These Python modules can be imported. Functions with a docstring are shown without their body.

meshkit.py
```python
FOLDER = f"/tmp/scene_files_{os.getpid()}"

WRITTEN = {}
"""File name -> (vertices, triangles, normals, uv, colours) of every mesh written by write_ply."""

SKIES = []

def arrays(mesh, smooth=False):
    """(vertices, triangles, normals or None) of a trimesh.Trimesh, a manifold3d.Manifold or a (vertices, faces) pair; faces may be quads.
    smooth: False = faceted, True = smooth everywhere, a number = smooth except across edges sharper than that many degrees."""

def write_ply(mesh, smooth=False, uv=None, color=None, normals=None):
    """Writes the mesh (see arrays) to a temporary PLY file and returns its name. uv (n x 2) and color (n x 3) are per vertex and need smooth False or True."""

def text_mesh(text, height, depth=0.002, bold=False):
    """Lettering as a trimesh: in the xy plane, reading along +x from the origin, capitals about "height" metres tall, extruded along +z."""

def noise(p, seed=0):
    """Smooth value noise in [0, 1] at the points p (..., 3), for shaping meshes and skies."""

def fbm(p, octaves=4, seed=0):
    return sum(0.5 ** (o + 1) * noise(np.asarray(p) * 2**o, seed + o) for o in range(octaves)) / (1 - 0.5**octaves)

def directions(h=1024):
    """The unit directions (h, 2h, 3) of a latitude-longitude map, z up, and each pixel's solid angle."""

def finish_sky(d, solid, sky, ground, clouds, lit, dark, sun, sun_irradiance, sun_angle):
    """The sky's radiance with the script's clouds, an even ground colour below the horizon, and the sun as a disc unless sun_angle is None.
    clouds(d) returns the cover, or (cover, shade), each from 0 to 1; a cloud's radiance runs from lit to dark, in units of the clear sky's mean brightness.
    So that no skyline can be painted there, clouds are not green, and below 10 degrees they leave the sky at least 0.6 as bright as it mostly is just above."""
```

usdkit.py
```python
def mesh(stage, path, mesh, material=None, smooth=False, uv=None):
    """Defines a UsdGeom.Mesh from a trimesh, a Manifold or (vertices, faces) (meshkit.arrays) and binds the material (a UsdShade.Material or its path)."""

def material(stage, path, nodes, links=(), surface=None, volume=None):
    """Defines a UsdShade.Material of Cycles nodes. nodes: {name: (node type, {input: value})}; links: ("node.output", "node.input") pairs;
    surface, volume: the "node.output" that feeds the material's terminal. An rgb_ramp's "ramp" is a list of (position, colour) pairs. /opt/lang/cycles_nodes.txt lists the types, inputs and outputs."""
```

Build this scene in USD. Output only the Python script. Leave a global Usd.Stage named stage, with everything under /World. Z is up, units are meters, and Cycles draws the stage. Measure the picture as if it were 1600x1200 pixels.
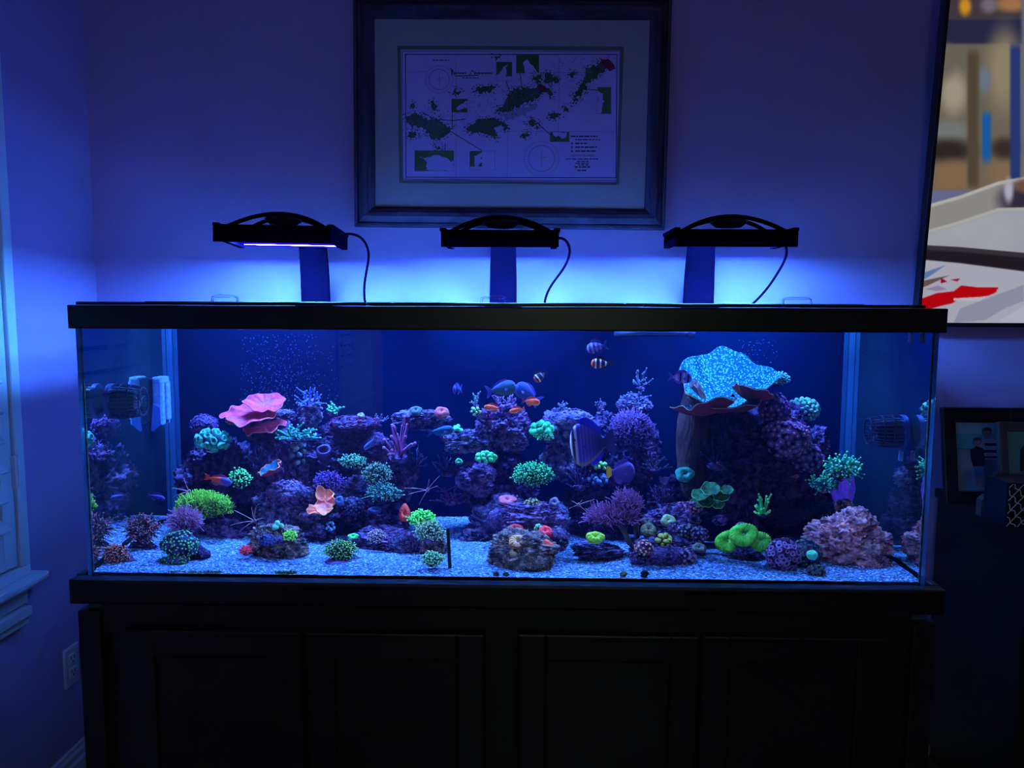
import math, random
import numpy as np, trimesh, usdkit, meshkit
from pxr import Usd, UsdGeom, UsdLux, Gf, Sdf, UsdShade, Vt

stage = Usd.Stage.CreateInMemory()
UsdGeom.SetStageUpAxis(stage, UsdGeom.Tokens.z)
UsdGeom.SetStageMetersPerUnit(stage, 1.0)
UsdGeom.Xform.Define(stage, '/World')
UsdGeom.Scope.Define(stage, '/World/Looks')
rng = np.random.default_rng(7)

# ------------------------------------------------------------------ camera, light, exposure
Z0 = 0.80                                        # top of the stand, where the visible glass begins
FPX = 1202.0
CAM = np.array([0.0581, -1.6196, Z0 + 0.5874])
YAW, PITCH, ROLL = 0.0225, -0.0993, 0.0043
EXPOSURE = 0.0
VIOLET, VIOLET_W = (0.014, 0.006, 1.0), 780.0     # unseen strips in every lamp, placed to wash the walls violet
WHITE, WHITE_W = (0.05, 0.30, 1.0), 860.0        # the two main LED clusters of every lamp
TV_GAIN = 0.8
UNSEEN_LAMP, UNSEEN_LAMP_W = (0.76, 1.0, 0.78), 16.0   # floor lamp out of view behind the camera, placed to light the room

def _axes():
    f = np.array([-math.sin(YAW) * math.cos(PITCH), math.cos(YAW) * math.cos(PITCH), math.sin(PITCH)])
    r = np.array([math.cos(YAW), math.sin(YAW), 0.0])
    u = np.cross(r, f)
    return r * math.cos(ROLL) + u * math.sin(ROLL), -r * math.sin(ROLL) + u * math.cos(ROLL), f
RIGHT, UP, FWD = _axes()
cam = UsdGeom.Camera.Define(stage, '/World/camera')
M = np.eye(4)
M[0, :3], M[1, :3], M[2, :3], M[3, :3] = RIGHT, UP, -FWD, CAM
cam.AddTransformOp().Set(Gf.Matrix4d(*M.ravel().tolist()))
cam.CreateHorizontalApertureAttr(36.0)
cam.CreateVerticalApertureAttr(27.0)
cam.CreateFocalLengthAttr(36.0 * FPX / 1600.0)
cam.CreateClippingRangeAttr(Gf.Vec2f(0.05, 100.0))
cam.CreateExposureAttr(EXPOSURE)
def ray(px, py):
    d = FWD * FPX + RIGHT * (px - 800.0) - UP * (py - 600.0)
    return d / np.linalg.norm(d)
def at(px, py, y):                                # the point on the plane at depth y, in air
    d = ray(px, py)
    return CAM + d * ((y - CAM[1]) / d[1])
def at_x(px, py, x):                              # the point on a wall that runs away from us
    d = ray(px, py)
    return CAM + d * ((x - CAM[0]) / d[0])
def at_z(px, py, z):
    d = ray(px, py)
    return CAM + d * ((z - CAM[2]) / d[2])
IOR = 1.33
def wet(px, py, depth):                           # the point at a depth inside the tank, through the front pane
    d = ray(px, py)
    p = CAM + d * (-CAM[1] / d[1])
    t = np.array([d[0], 0, d[2]]) / IOR
    s = np.array([t[0], math.sqrt(1 - t @ t), t[2]])
    return p + s * (depth / s[1])
def scale(depth):                                 # metres per pixel there
    return (1.62 + depth / IOR) / FPX

# ------------------------------------------------------------------ naming and materials
used = {}
def fresh(parent, name):
    k = used.get((parent, name), 0)
    used[(parent, name)] = k + 1
    return f'{parent}/{name}' if k == 0 else f'{parent}/{name}_{k:03d}'
def data(prim, **kw):
    for k, v in kw.items():
        if v:
            prim.SetCustomDataByKey(k, v)
def thing(name, label, category, loc=(0, 0, 0), group=None, rotz=0.0, kind=None):
    x = UsdGeom.Xform.Define(stage, fresh('/World', name))
    x.AddTranslateOp().Set(Gf.Vec3d(*map(float, loc)))
    if rotz:
        x.AddRotateZOp().Set(float(rotz))
    data(x.GetPrim(), label=label, category=category, group=group, kind=kind)
    x.GetPrim().SetCustomDataByKey('label', label)
    return x
LOC = {}
def put(name, mesh, material, parent=None, smooth=False, label=None, category=None, kind=None, group=None, colors=None, local=False):
    """One Mesh prim. Coordinates are the world's; under a thing they are shifted to its base."""
    v, f, n = meshkit.arrays(mesh, False)
    if parent is None:
        root = '/World'
    else:
        root = str(parent.GetPath())
        if not local:
            m = np.array(UsdGeom.Xformable(stage.GetPrimAtPath('/' + '/'.join(root.split('/')[1:3]))).GetLocalTransformation()).T
            v = (v - m[:3, 3]) @ m[:3, :3]
    g = usdkit.mesh(stage, fresh(root, name), (v, f), material, smooth=smooth if colors is None else False)
    if colors is not None:
        pv = UsdGeom.PrimvarsAPI(g).CreatePrimvar('tint', Sdf.ValueTypeNames.Color3fArray, 'vertex')
        pv.Set(Vt.Vec3fArray.FromNumpy(np.asarray(colors, np.float32)))
        if smooth:
            _, _, nn = meshkit.arrays((v, f), True)
            g.CreateNormalsAttr(Vt.Vec3fArray.FromNumpy(nn.astype(np.float32)))
            g.SetNormalsInterpolation('vertex')
    data(g.GetPrim(), label=label, category=category, kind=kind, group=group)
    return g
mats = {}
def look(name, c1, c2=None, scale_=20.0, rough=0.6, bump=0.0, bscale=None, spec=0.3, detail=4.0, lo=0.35, hi=0.65, stretch=None):
    """Principled material, two tones by noise in world space."""
    if name in mats:
        return mats[name]
    nodes = {'g': ('geometry', {}), 'p': ('principled_bsdf', {'base_color': c1, 'roughness': rough, 'specular_ior_level': spec})}
    links = []
    src = 'g.position'
    if stretch:
        nodes['m'] = ('mapping', {'scale': stretch})
        links.append(('g.position', 'm.vector'))
        src = 'm.vector'
    if c2 is not None:
        nodes['n'] = ('noise_texture', {'scale': scale_, 'detail': detail})
        nodes['r'] = ('rgb_ramp', {'ramp': [(0.0, c1), (lo, c1), (hi, c2), (1.0, c2)]})
        links += [(src, 'n.vector'), ('n.fac', 'r.fac'), ('r.color', 'p.base_color')]
    if bump:
        nodes['bn'] = ('noise_texture', {'scale': bscale or scale_ * 4, 'detail': 4.0})
        nodes['b'] = ('bump', {'strength': bump, 'distance': 0.004})
        links += [(src, 'bn.vector'), ('bn.fac', 'b.height'), ('b.normal', 'p.normal')]
    mats[name] = usdkit.material(stage, '/World/Looks/' + name, nodes, links, surface='p.BSDF')
    return mats[name]
def emitter(name, color, strength):
    if name not in mats:
        mats[name] = usdkit.material(stage, '/World/Looks/' + name, {'e': ('emission', {'color': color, 'strength': strength})}, [], surface='e.emission')
    return mats[name]
def pane(name, ior=1.45, tint=(1, 1, 1)):
    if name not in mats:
        mats[name] = usdkit.material(stage, '/World/Looks/' + name, {
            't': ('transparent_bsdf', {'color': tint}), 'g': ('glossy_bsdf', {'color': (1, 1, 1), 'roughness': 0.0}),
            'f': ('fresnel', {'IOR': ior}), 'm': ('mix_closure', {})},
            [('f.fac', 'm.fac'), ('t.BSDF', 'm.closure1'), ('g.BSDF', 'm.closure2')], surface='m.closure')
    return mats[name]
def painted(name, rough=0.5, emit=0.0):
    """Colour from the mesh's own primvar."""
    if name not in mats:
        if emit:
            mats[name] = usdkit.material(stage, '/World/Looks/' + name, {'a': ('attribute', {'attribute': 'tint'}), 'e': ('emission', {'strength': emit})},
                                         [('a.color', 'e.color')], surface='e.emission')
        else:
            mats[name] = usdkit.material(stage, '/World/Looks/' + name, {'a': ('attribute', {'attribute': 'tint'}), 'p': ('diffuse_bsdf', {}),
                                         'g': ('glossy_bsdf', {'roughness': rough, 'color': (1, 1, 1)}), 'm': ('mix_closure', {'fac': 0.04})},
                                         [('a.color', 'p.color'), ('p.BSDF', 'm.closure1'), ('g.BSDF', 'm.closure2')], surface='m.closure')
    return mats[name]

# ------------------------------------------------------------------ mesh helpers
def box(x0, x1, y0, y1, z0, z1, r=0.0):
    if r <= 0:
        m = trimesh.creation.box([x1 - x0, y1 - y0, z1 - z0])
        m.apply_translation([(x0 + x1) / 2, (y0 + y1) / 2, (z0 + z1) / 2])
        return m
    pts = []
    k = r * (1 - math.sqrt(0.5))
    for sx in (0, 1):
        for sy in (0, 1):
            for sz in (0, 1):
                c = np.array([x1 if sx else x0, y1 if sy else y0, z1 if sz else z0])
                i = np.array([-1 if sx else 1, -1 if sy else 1, -1 if sz else 1])
                for a, b, cc in ((0, 1, 1), (1, 0, 1), (1, 1, 0), ):
                    pts.append(c + i * r * np.array([a, b, cc]))
                pts.append(c + i * k * np.array([1, 1, 1]))
                for a, b, cc in ((k, k, r), (k, r, k), (r, k, k)):
                    pts.append(c + i * np.array([a, b, cc]))
    return trimesh.convex.convex_hull(np.array(pts))
def join(*ms):
    out = []
    for m in ms:
        if isinstance(m, (list, tuple)) and len(m) and not isinstance(m[0], np.ndarray):
            out += list(m)
        else:
            out.append(m)
    out = [trimesh.Trimesh(*m, process=False) if isinstance(m, tuple) else m for m in out]
    return trimesh.util.concatenate(out)
def tubes(lines, radii, sides=5, cap=True):
    """Many tapered tubes at once. lines (N,K,3), radii (N,K) -> (v, f)."""
    P, R = np.asarray(lines, float), np.asarray(radii, float)
    if P.ndim == 2:
        P = P[None]
    R = R.reshape((-1, P.shape[1]))
    N, K, _ = P.shape
    R = np.broadcast_to(R, (N, K))
    T = np.gradient(P, axis=1)
    T /= np.maximum(np.linalg.norm(T, axis=2, keepdims=True), 1e-9)
    mean = T.mean(1)
    ref = np.where(np.abs(mean[:, 2:3]) < 0.8, [[0, 0, 1.0]], [[1.0, 0, 0]])[:, None, :]
    A = np.cross(T, ref); A /= np.maximum(np.linalg.norm(A, axis=2, keepdims=True), 1e-9)
    B = np.cross(T, A)
    th = np.arange(sides) * 2 * math.pi / sides
    V = P[:, :, None] + R[:, :, None, None] * (A[:, :, None] * np.cos(th)[:, None] + B[:, :, None] * np.sin(th)[:, None])
    V = V.reshape(N, K * sides, 3)
    k, s = np.meshgrid(np.arange(K - 1), np.arange(sides), indexing='ij')
    a, b = k * sides + s, k * sides + (s + 1) % sides
    F = np.concatenate([np.stack([a, a + sides, b], -1).reshape(-1, 3), np.stack([b, a + sides, b + sides], -1).reshape(-1, 3)])
    per = K * sides
    if cap:
        V = np.concatenate([V, P[:, :1], P[:, -1:] + T[:, -1:] * R[:, -1:, None] * 0.7], 1)
        s = np.arange(sides)
        F = np.concatenate([F, np.stack([np.full(sides, per), s, (s + 1) % sides], -1), np.stack([np.full(sides, per + 1), (K - 1) * sides + (s + 1) % sides, (K - 1) * sides + s], -1)])
        per += 2
    F = (F[None] + (np.arange(N) * per)[:, None, None]).reshape(-1, 3)
    return trimesh.Trimesh(V.reshape(-1, 3), F, process=False)
def curve(pts, n=24):
    from scipy.interpolate import CubicSpline
    pts = np.asarray(pts, float)
    t = np.r_[0, np.cumsum(np.linalg.norm(np.diff(pts, axis=0), axis=1))]
    return CubicSpline(t, pts)(np.linspace(0, t[-1], n))
def wire(pts, r, n=24, sides=8):
    c = curve(pts, n)
    return tubes(c, np.full(len(c), r), sides)
def lathe(profile, n=32, axis='z'):
    """profile: (radius, height) pairs."""
    p = np.asarray(profile, float)
    th = np.arange(n) * 2 * math.pi / n
    V = np.stack([p[:, None, 0] * np.cos(th), p[:, None, 0] * np.sin(th), np.broadcast_to(p[:, None, 1], (len(p), n))], -1)
    K = len(p)
    k, s = np.meshgrid(np.arange(K - 1), np.arange(n), indexing='ij')
    a, b = k * n + s, k * n + (s + 1) % n
    F = np.concatenate([np.stack([a, b, a + n], -1).reshape(-1, 3), np.stack([b, b + n, a + n], -1).reshape(-1, 3)])
    V = V.reshape(-1, 3)
    if axis == 'x':
        V = V[:, [2, 0, 1]]
    elif axis == 'y':
        V = V[:, [1, 2, 0]]
    return trimesh.Trimesh(V, F, process=False)
def prism(poly, y0, y1):
    """A polygon in x, z extruded from y0 to y1."""
    from shapely.geometry import Polygon
    pg = Polygon(poly).buffer(0)
    parts = getattr(pg, 'geoms', [pg])
    ms = [trimesh.creation.extrude_polygon(g, abs(y1 - y0), engine='earcut') for g in parts if g.area > 1e-9]
    m = trimesh.util.concatenate(ms)
    m.vertices = m.vertices[:, [0, 2, 1]]
    m.vertices[:, 1] += min(y0, y1)
    m.faces = m.faces[:, ::-1]
    return m
def sheet(p0, p1, p2, p3):
    return trimesh.Trimesh([p0, p1, p2, p3], [[0, 1, 2], [0, 2, 3]], process=False)
def grid_faces(a, b, wrap=False):
    i, j = np.meshgrid(np.arange(a - 1), np.arange(b if wrap else b - 1), indexing='ij')
    p, q = i * b + j, i * b + (j + 1) % b
    return np.concatenate([np.stack([p, q, p + b], -1).reshape(-1, 3), np.stack([q, q + b, p + b], -1).reshape(-1, 3)])

# ------------------------------------------------------------------ the room
WY = 0.70                                         # back wall
WX = float(at(152, 470, WY)[0])                   # left wall
FRONT_Y = -5.2
violet_cast_paint = look('violet_cast_paint', (0.50, 0.31, 0.56), (0.53, 0.335, 0.59), 3.0, 0.85, 0.12, 240.0, 0.15)  # violet cast of the lamplight put into the grey paint colour
white_paint = look('white_trim_paint', (0.72, 0.72, 0.74), None, rough=0.45, spec=0.4)
put('wall_back', box(WX - 0.12, 4.0, WY, WY + 0.12, 0, 2.75), violet_cast_paint, kind='structure', label='back wall in pale grey paint tinted violet for the lamplight behind the aquarium')
put('wall_rear', box(WX - 0.12, 4.0, FRONT_Y - 0.1, FRONT_Y, 0, 2.75), look('unseen_wall_dark', (0.05, 0.035, 0.03), None, rough=0.6, spec=0.1), kind='structure', label='unseen rear wall opposite the aquarium, kept dark against reflections')  # unseen wall, kept dark to quiet reflections in the front glass
put('wall_right', box(3.9, 4.0, FRONT_Y, WY, 0, 2.75), violet_cast_paint, kind='structure', label='right side wall of the room beyond the television')
put('floor', box(WX - 0.12, 4.0, FRONT_Y, WY + 0.12, -0.1, 0.0), look('floor_wood', (0.05, 0.03, 0.02), (0.09, 0.055, 0.035), 9.0, 0.4, stretch=(1, 0.1, 1)), kind='structure', label='dark wooden floor of the room')
put('ceiling', box(WX - 0.12, 4.0, FRONT_Y, WY + 0.12, 2.75, 2.85), violet_cast_paint, kind='structure', label='plain pale ceiling above the aquarium')
fl_ = thing('unseen_floor_lamp', 'unseen floor lamp with a lit drum shade, lighting the room from behind', 'floor lamp', (0.3, -4.4, 0.0))  # lamp out of view, placed to light the walls and stand
lamp_at = [0.3, -4.4, 0.0]
put('base', lathe([(0.0001, 0.0), (0.14, 0.0), (0.14, 0.012), (0.12, 0.022), (0.0001, 0.024)], 36).apply_translation(lamp_at), look('lamp_metal', (0.03, 0.03, 0.03), None, rough=0.4), fl_)
put('pole', lathe([(0.012, 0.02), (0.012, 1.72), (0.0001, 1.72)], 16).apply_translation(lamp_at), look('lamp_metal', (0.03, 0.03, 0.03)), fl_)
put('lamp_shade', lathe([(0.165, 1.48), (0.150, 1.74), (0.147, 1.74), (0.162, 1.48), (0.165, 1.48)], 40).apply_translation(lamp_at), emitter('unseen_lamp_glow', UNSEEN_LAMP, UNSEEN_LAMP_W), fl_)
# left wall with its window opening
we = at_x(35, 880, WX)                            # the window casing's far lower corner
win_z0, win_z1 = float(we[2]), float(we[2]) + 1.45
wins = [(float(we[1]) - 0.02 - 1.22, float(we[1]) - 0.02), (-4.62, -3.58)]
def wall_piece(y0, y1, z0, z1):
    return box(WX - 0.12, WX, y0, y1, z0, z1)
pieces = [wall_piece(wins[0][1], WY, 0, 2.75), wall_piece(wins[1][1], wins[0][0], 0, 2.75), wall_piece(FRONT_Y, wins[1][0], 0, 2.75)]
for a, b in wins:
    pieces += [wall_piece(a, b, 0, win_z0), wall_piece(a, b, win_z1, 2.75)]
put('wall_left', join(pieces), violet_cast_paint, kind='structure', label='left side wall with two shuttered windows')
def base_profile(t):
    return [(0, 0), (t, 0), (t, 0.075), (t * 0.75, 0.083), (t * 0.75, 0.098), (t * 0.35, 0.106), (t * 0.35, 0.113), (0, 0.118)]
def baseboard_along_y(x, y0, y1):
    from shapely.geometry import Polygon
    m = trimesh.creation.extrude_polygon(Polygon(base_profile(0.018)), y1 - y0, engine='earcut')
    m.vertices = np.c_[x + m.vertices[:, 0], y0 + m.vertices[:, 2], m.vertices[:, 1]]
    m.faces = m.faces[:, ::-1]
    return m
put('baseboard_left', baseboard_along_y(WX, FRONT_Y, WY), white_paint, kind='structure', label='white stepped baseboard along the left wall')
put('baseboard_back', box(WX + 0.018, 3.9, WY - 0.018, WY, 0, 0.115, 0.004), white_paint, kind='structure', label='white baseboard along the back wall')
# windows with plantation shutters
C = WX
for name_, lab_, (win_y0, win_y1) in (('window_1', 'white plantation shutter window at the left edge of the picture', wins[0]), ('window_2', 'second white plantation shutter window further back along the left wall', wins[1])):
    w1 = thing(name_, lab_, None, (WX, win_y1, win_z0), kind='structure')
    put('window_frame', join(box(C - 0.10, C + 0.022, win_y1 - 0.012, win_y1 + 0.022, win_z0, win_z1, 0.004), box(C - 0.10, C + 0.022, win_y0 - 0.022, win_y0 + 0.012, win_z0, win_z1, 0.004),
                             box(C - 0.10, C + 0.022, win_y0 - 0.022, win_y1 + 0.022, win_z1, win_z1 + 0.05, 0.004), box(C - 0.10, C + 0.022, win_y0 - 0.022, win_y1 + 0.022, win_z0 - 0.028, win_z0, 0.004)), white_paint, w1)
    put('window_sill', box(C - 0.02, C + 0.050, win_y0 - 0.05, win_y1 + 0.055, win_z0 - 0.052, win_z0 - 0.028, 0.008), white_paint, w1)
    for k, (t, h) in enumerate(((0.016, 0.045), (0.026, 0.028), (0.016, 0.018))):
        zz = win_z0 - 0.052 - (0.004, 0.055, 0.086)[k]
        put('apron_moulding', box(C - 0.004, C + t, win_y0 - 0.02, win_y1 + 0.012, zz - h, zz, 0.004), white_paint, w1)
    put('glass_pane', box(C - 0.095, C - 0.091, win_y0, win_y1, win_z0, win_z1), pane('window_glass'), w1)
    put('night_blind', box(C - 0.110, C - 0.100, win_y0, win_y1, win_z0, win_z1), look('night_blind', (0.25, 0.25, 0.28)), w1)
    mid = (win_y0 + win_y1) / 2
    for a, b in ((mid + 0.004, win_y1 - 0.016), (win_y0 + 0.016, mid - 0.004)):
        put('shutter_panel', join(box(C - 0.012, C + 0.014, b - 0.046, b, win_z0 + 0.006, win_z1 - 0.006, 0.003), box(C - 0.012, C + 0.014, a, a + 0.046, win_z0 + 0.006, win_z1 - 0.006, 0.003),
                                  box(C - 0.010, C + 0.0125, a + 0.045, b - 0.045, win_z0 + 0.006, win_z0 + 0.112, 0.003), box(C - 0.010, C + 0.0125, a + 0.045, b - 0.045, win_z1 - 0.09, win_z1 - 0.006, 0.003)), white_paint, w1)
        nl = int((win_z1 - win_z0 - 0.19) / 0.0735)
        for k in range(nl):
            zc = win_z0 + 0.136 + k * 0.0735
            m = box(-0.041, 0.041, a + 0.047, b - 0.047, -0.005, 0.005, 0.004)
            m.apply_transform(trimesh.transformations.rotation_matrix(math.radians(38), [0, 1, 0]))
            m.apply_translation([C + 0.004, 0, zc])
            put('louver_slat', m, white_paint, w1)
    put('hinge', join(box(C + 0.013, C + 0.026, win_y1 - 0.022, win_y1 - 0.004, win_z0 + 0.21, win_z0 + 0.29, 0.002), tubes([[C + 0.026, win_y1 - 0.013, win_z0 + 0.21], [C + 0.026, win_y1 - 0.013, win_z0 + 0.29]], [[0.004, 0.004]], 8)), white_paint, w1)
# wall outlet
oc = (at_x(97, 1018, WX) + at_x(122, 1060, WX)) / 2
ol = thing('wall_outlet', 'white duplex power outlet low on the left wall beside the stand', 'outlet', (WX, oc[1], oc[2]))
put('cover_plate', box(WX, WX + 0.007, oc[1] - 0.036, oc[1] + 0.036, oc[2] - 0.058, oc[2] + 0.058, 0.005), white_paint, ol)
slot = look('socket_slot_dark', (0.01, 0.01, 0.012))
for s in (-1, 1):
    zc = oc[2] + s * 0.0195
    put('receptacle', box(WX + 0.006, WX + 0.0088, oc[1] - 0.017, oc[1] + 0.017, zc - 0.0145, zc + 0.0145, 0.002), white_paint, ol)
    put('socket_slots', join(box(WX + 0.0088, WX + 0.0092, oc[1] - 0.008, oc[1] - 0.0055, zc - 0.001, zc + 0.009), box(WX + 0.0088, WX + 0.0092, oc[1] + 0.0055, oc[1] + 0.008, zc - 0.001, zc + 0.008),
                             box(WX + 0.0088, WX + 0.0092, oc[1] - 0.0025, oc[1] + 0.0025, zc - 0.010, zc - 0.005)), slot, ol)
put('plate_screw', lathe([(0.0001, 0.0085), (0.003, 0.0085), (0.0032, 0.006)], 12, 'x').apply_translation([WX, oc[1], oc[2]]), white_paint, ol)

# ------------------------------------------------------------------ the stand
black_wood = look('black_stained_wood', (0.012, 0.010, 0.013), (0.018, 0.015, 0.017), 12.0, 0.38, 0.05, 160.0, 0.5, stretch=(0.25, 1, 1))
SX0, SX1 = float(at(124, 960, -0.012)[0]), float(at(1461, 975, -0.012)[0])
SY = -0.012
tx0, tx1, ty = float(at(105, 908, -0.035)[0]), float(at(1481, 924, -0.035)[0]), -0.035
st = thing('aquarium_stand', 'black wooden cabinet stand with four doors under the aquarium', 'cabinet', (0, 0.3, 0))
put('top_trim', join(box(tx0, tx1, ty, -0.003, Z0 - 0.057, Z0 + 0.001, 0.008), box(tx0, -0.921, -0.003, 0.63, Z0 - 0.057, Z0 + 0.001, 0.004), box(0.921, tx1, -0.003, 0.63, Z0 - 0.057, Z0 + 0.001, 0.004)), black_wood, st)
put('body', join(box(SX0, SX1, SY + 0.02, 0.60, 0.09, Z0 - 0.080), box(SX0 + 0.03, SX1 - 0.03, SY + 0.05, 0.58, 0.0, 0.09)), black_wood, st)
post_w = 0.048
def zat(py, px=800, y=SY):
    return float(at(px, py, y)[2])
put('corner_post', box(SX0 - 0.001, SX0 + post_w, SY - 0.006, SY + 0.03, 0.09, zat(953, 140, SY), 0.004), black_wood, st)
put('corner_post', box(SX1 - post_w, SX1 + 0.001, SY - 0.006, SY + 0.03, 0.09, zat(972, 1440, SY), 0.004), black_wood, st)
put('top_rail', box(SX0 + post_w, SX1 - post_w, SY + 0.004, SY + 0.03, zat(1000), Z0 - 0.056), black_wood, st)
for (l, r, pt) in ((195, 470, 986), (478, 757, 990), (809, 1093, 993), (1098, 1388, 1007)):
    x0, x1 = float(at(l, 990, SY - 0.02)[0]), float(at(r, 990, SY - 0.02)[0])
    z1 = zat(pt if pt < 1000 else 996, (l + r) / 2, SY - 0.02)
    y0, y1 = SY - 0.020, SY + 0.019
    d = put('door', join(box(x0, x0 + 0.062, y0, y1, 0.115, z1, 0.005), box(x1 - 0.062, x1, y0, y1, 0.115, z1, 0.005), box(x0 + 0.058, x1 - 0.058, y0 + 0.0008, y1, z1 - 0.062, z1 - 0.0003, 0.005), box(x0 + 0.058, x1 - 0.058, y0 + 0.0008, y1, 0.1153, 0.177, 0.005)), black_wood, st)
    p = UsdGeom.Xform(stage.GetPrimAtPath(d.GetPath()))
    put('door_panel', box(x0 + 0.058, x1 - 0.058, y0 + 0.010, y1, 0.17, z1 - 0.058, 0.003), black_wood, d)

# ------------------------------------------------------------------ the tank
RT, RB = Z0 + 0.5887, Z0 + 0.5385
black_plastic = look('black_rim_plastic', (0.012, 0.012, 0.014), None, rough=0.35, spec=0.5)
tank = thing('aquarium', 'long rectangular glass reef aquarium with a black plastic top rim', 'aquarium', (0, 0.305, Z0))
clear = pane('aquarium_glass')
put('front_pane', sheet((-0.913, -0.002, Z0 - 0.07), (0.913, -0.002, Z0 - 0.07), (0.913, -0.002, RB + 0.02), (-0.913, -0.002, RB + 0.02)), clear, tank)
def hazy(name, fac, c):
    if name not in mats:
        mats[name] = usdkit.material(stage, '/World/Looks/' + name, {'t': ('transparent_bsdf', {}), 'd': ('translucent_bsdf', {'color': c}), 'd2': ('diffuse_bsdf', {'color': c}), 'a': ('mix_closure', {'fac': 0.5}), 'm': ('mix_closure', {'fac': fac})},
                             [('d.BSDF', 'a.closure1'), ('d2.BSDF', 'a.closure2'), ('t.BSDF', 'm.closure1'), ('a.closure', 'm.closure2')], surface='m.closure')
    return mats[name]
for s in (-1, 1):
    q = lambda a, b: (min(s * a, s * b), max(s * a, s * b))
    put('side_pane', sheet((s * 0.9005, 0.012, Z0 - 0.066), (s * 0.9005, 0.596, Z0 - 0.066), (s * 0.9005, 0.596, RB + 0.017), (s * 0.9005, 0.012, RB + 0.017)), hazy('side_glass', 0.02, (0.3, 0.5, 0.6)), tank)
    put('pane_front_edge', box(*q(0.9008, 0.9080), 0.0015, 0.010, Z0 - 0.066, RB + 0.017), hazy('glass_edge', 0.5, (0.10, 0.22, 0.42)), tank)
    put('pane_rear_edge', box(*q(0.9008, 0.9080), 0.590, 0.5965, Z0 - 0.066, RB + 0.017), hazy('glass_edge', 0.5, (0.10, 0.22, 0.42)), tank)
silicone = look('silicone', (0.10, 0.14, 0.16), (0.03, 0.05, 0.05), 60.0, 0.4)
for s in (-1, 1):
    put('corner_seam', box(min(s * 0.8965, s * 0.9005), max(s * 0.8965, s * 0.9005), 0.0015, 0.006, Z0 - 0.06, RB + 0.01), silicone, tank)
    put('rear_seam', box(min(s * 0.889, s * 0.8985), max(s * 0.889, s * 0.8985), 0.590, 0.5968, Z0 - 0.06, RB + 0.01), look('rear_silicone', (0.012, 0.04, 0.09), None, rough=0.4), tank)
put('back_pane', box(-0.913, 0.913, 0.597, 0.61, Z0 - 0.03, RB + 0.02), look('back_film', (0.0006, 0.0012, 0.010), (0.0006, 0.003, 0.013), 4.0, 0.9, 0.0, spec=0.0), tank)
put('tank_floor', box(-0.912, 0.912, 0.001, 0.597, Z0 - 0.079, Z0 - 0.068), look('lit_tone_floor_glass', (0.06, 0.13, 0.24), None, rough=0.6), tank)  # lit look along the pane bottoms put into this blue-grey colour
rim_parts = [box(-0.921, 0.921, -0.007, 0.012, RB, RT, 0.003), box(-0.921, 0.921, 0.599, 0.617, RB, RT, 0.003), box(-0.921, -0.900, 0.0, 0.61, RB, RT, 0.003), box(0.900, 0.921, 0.0, 0.61, RB, RT, 0.003),
             box(-0.320, -0.290, 0.01, 0.60, RT - 0.02, RT - 0.004, 0.003), box(0.285, 0.315, 0.01, 0.60, RT - 0.02, RT - 0.004, 0.003)]
put('top_rim', join(rim_parts), black_plastic, tank)
WATER_TOP = RB + 0.018
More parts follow.
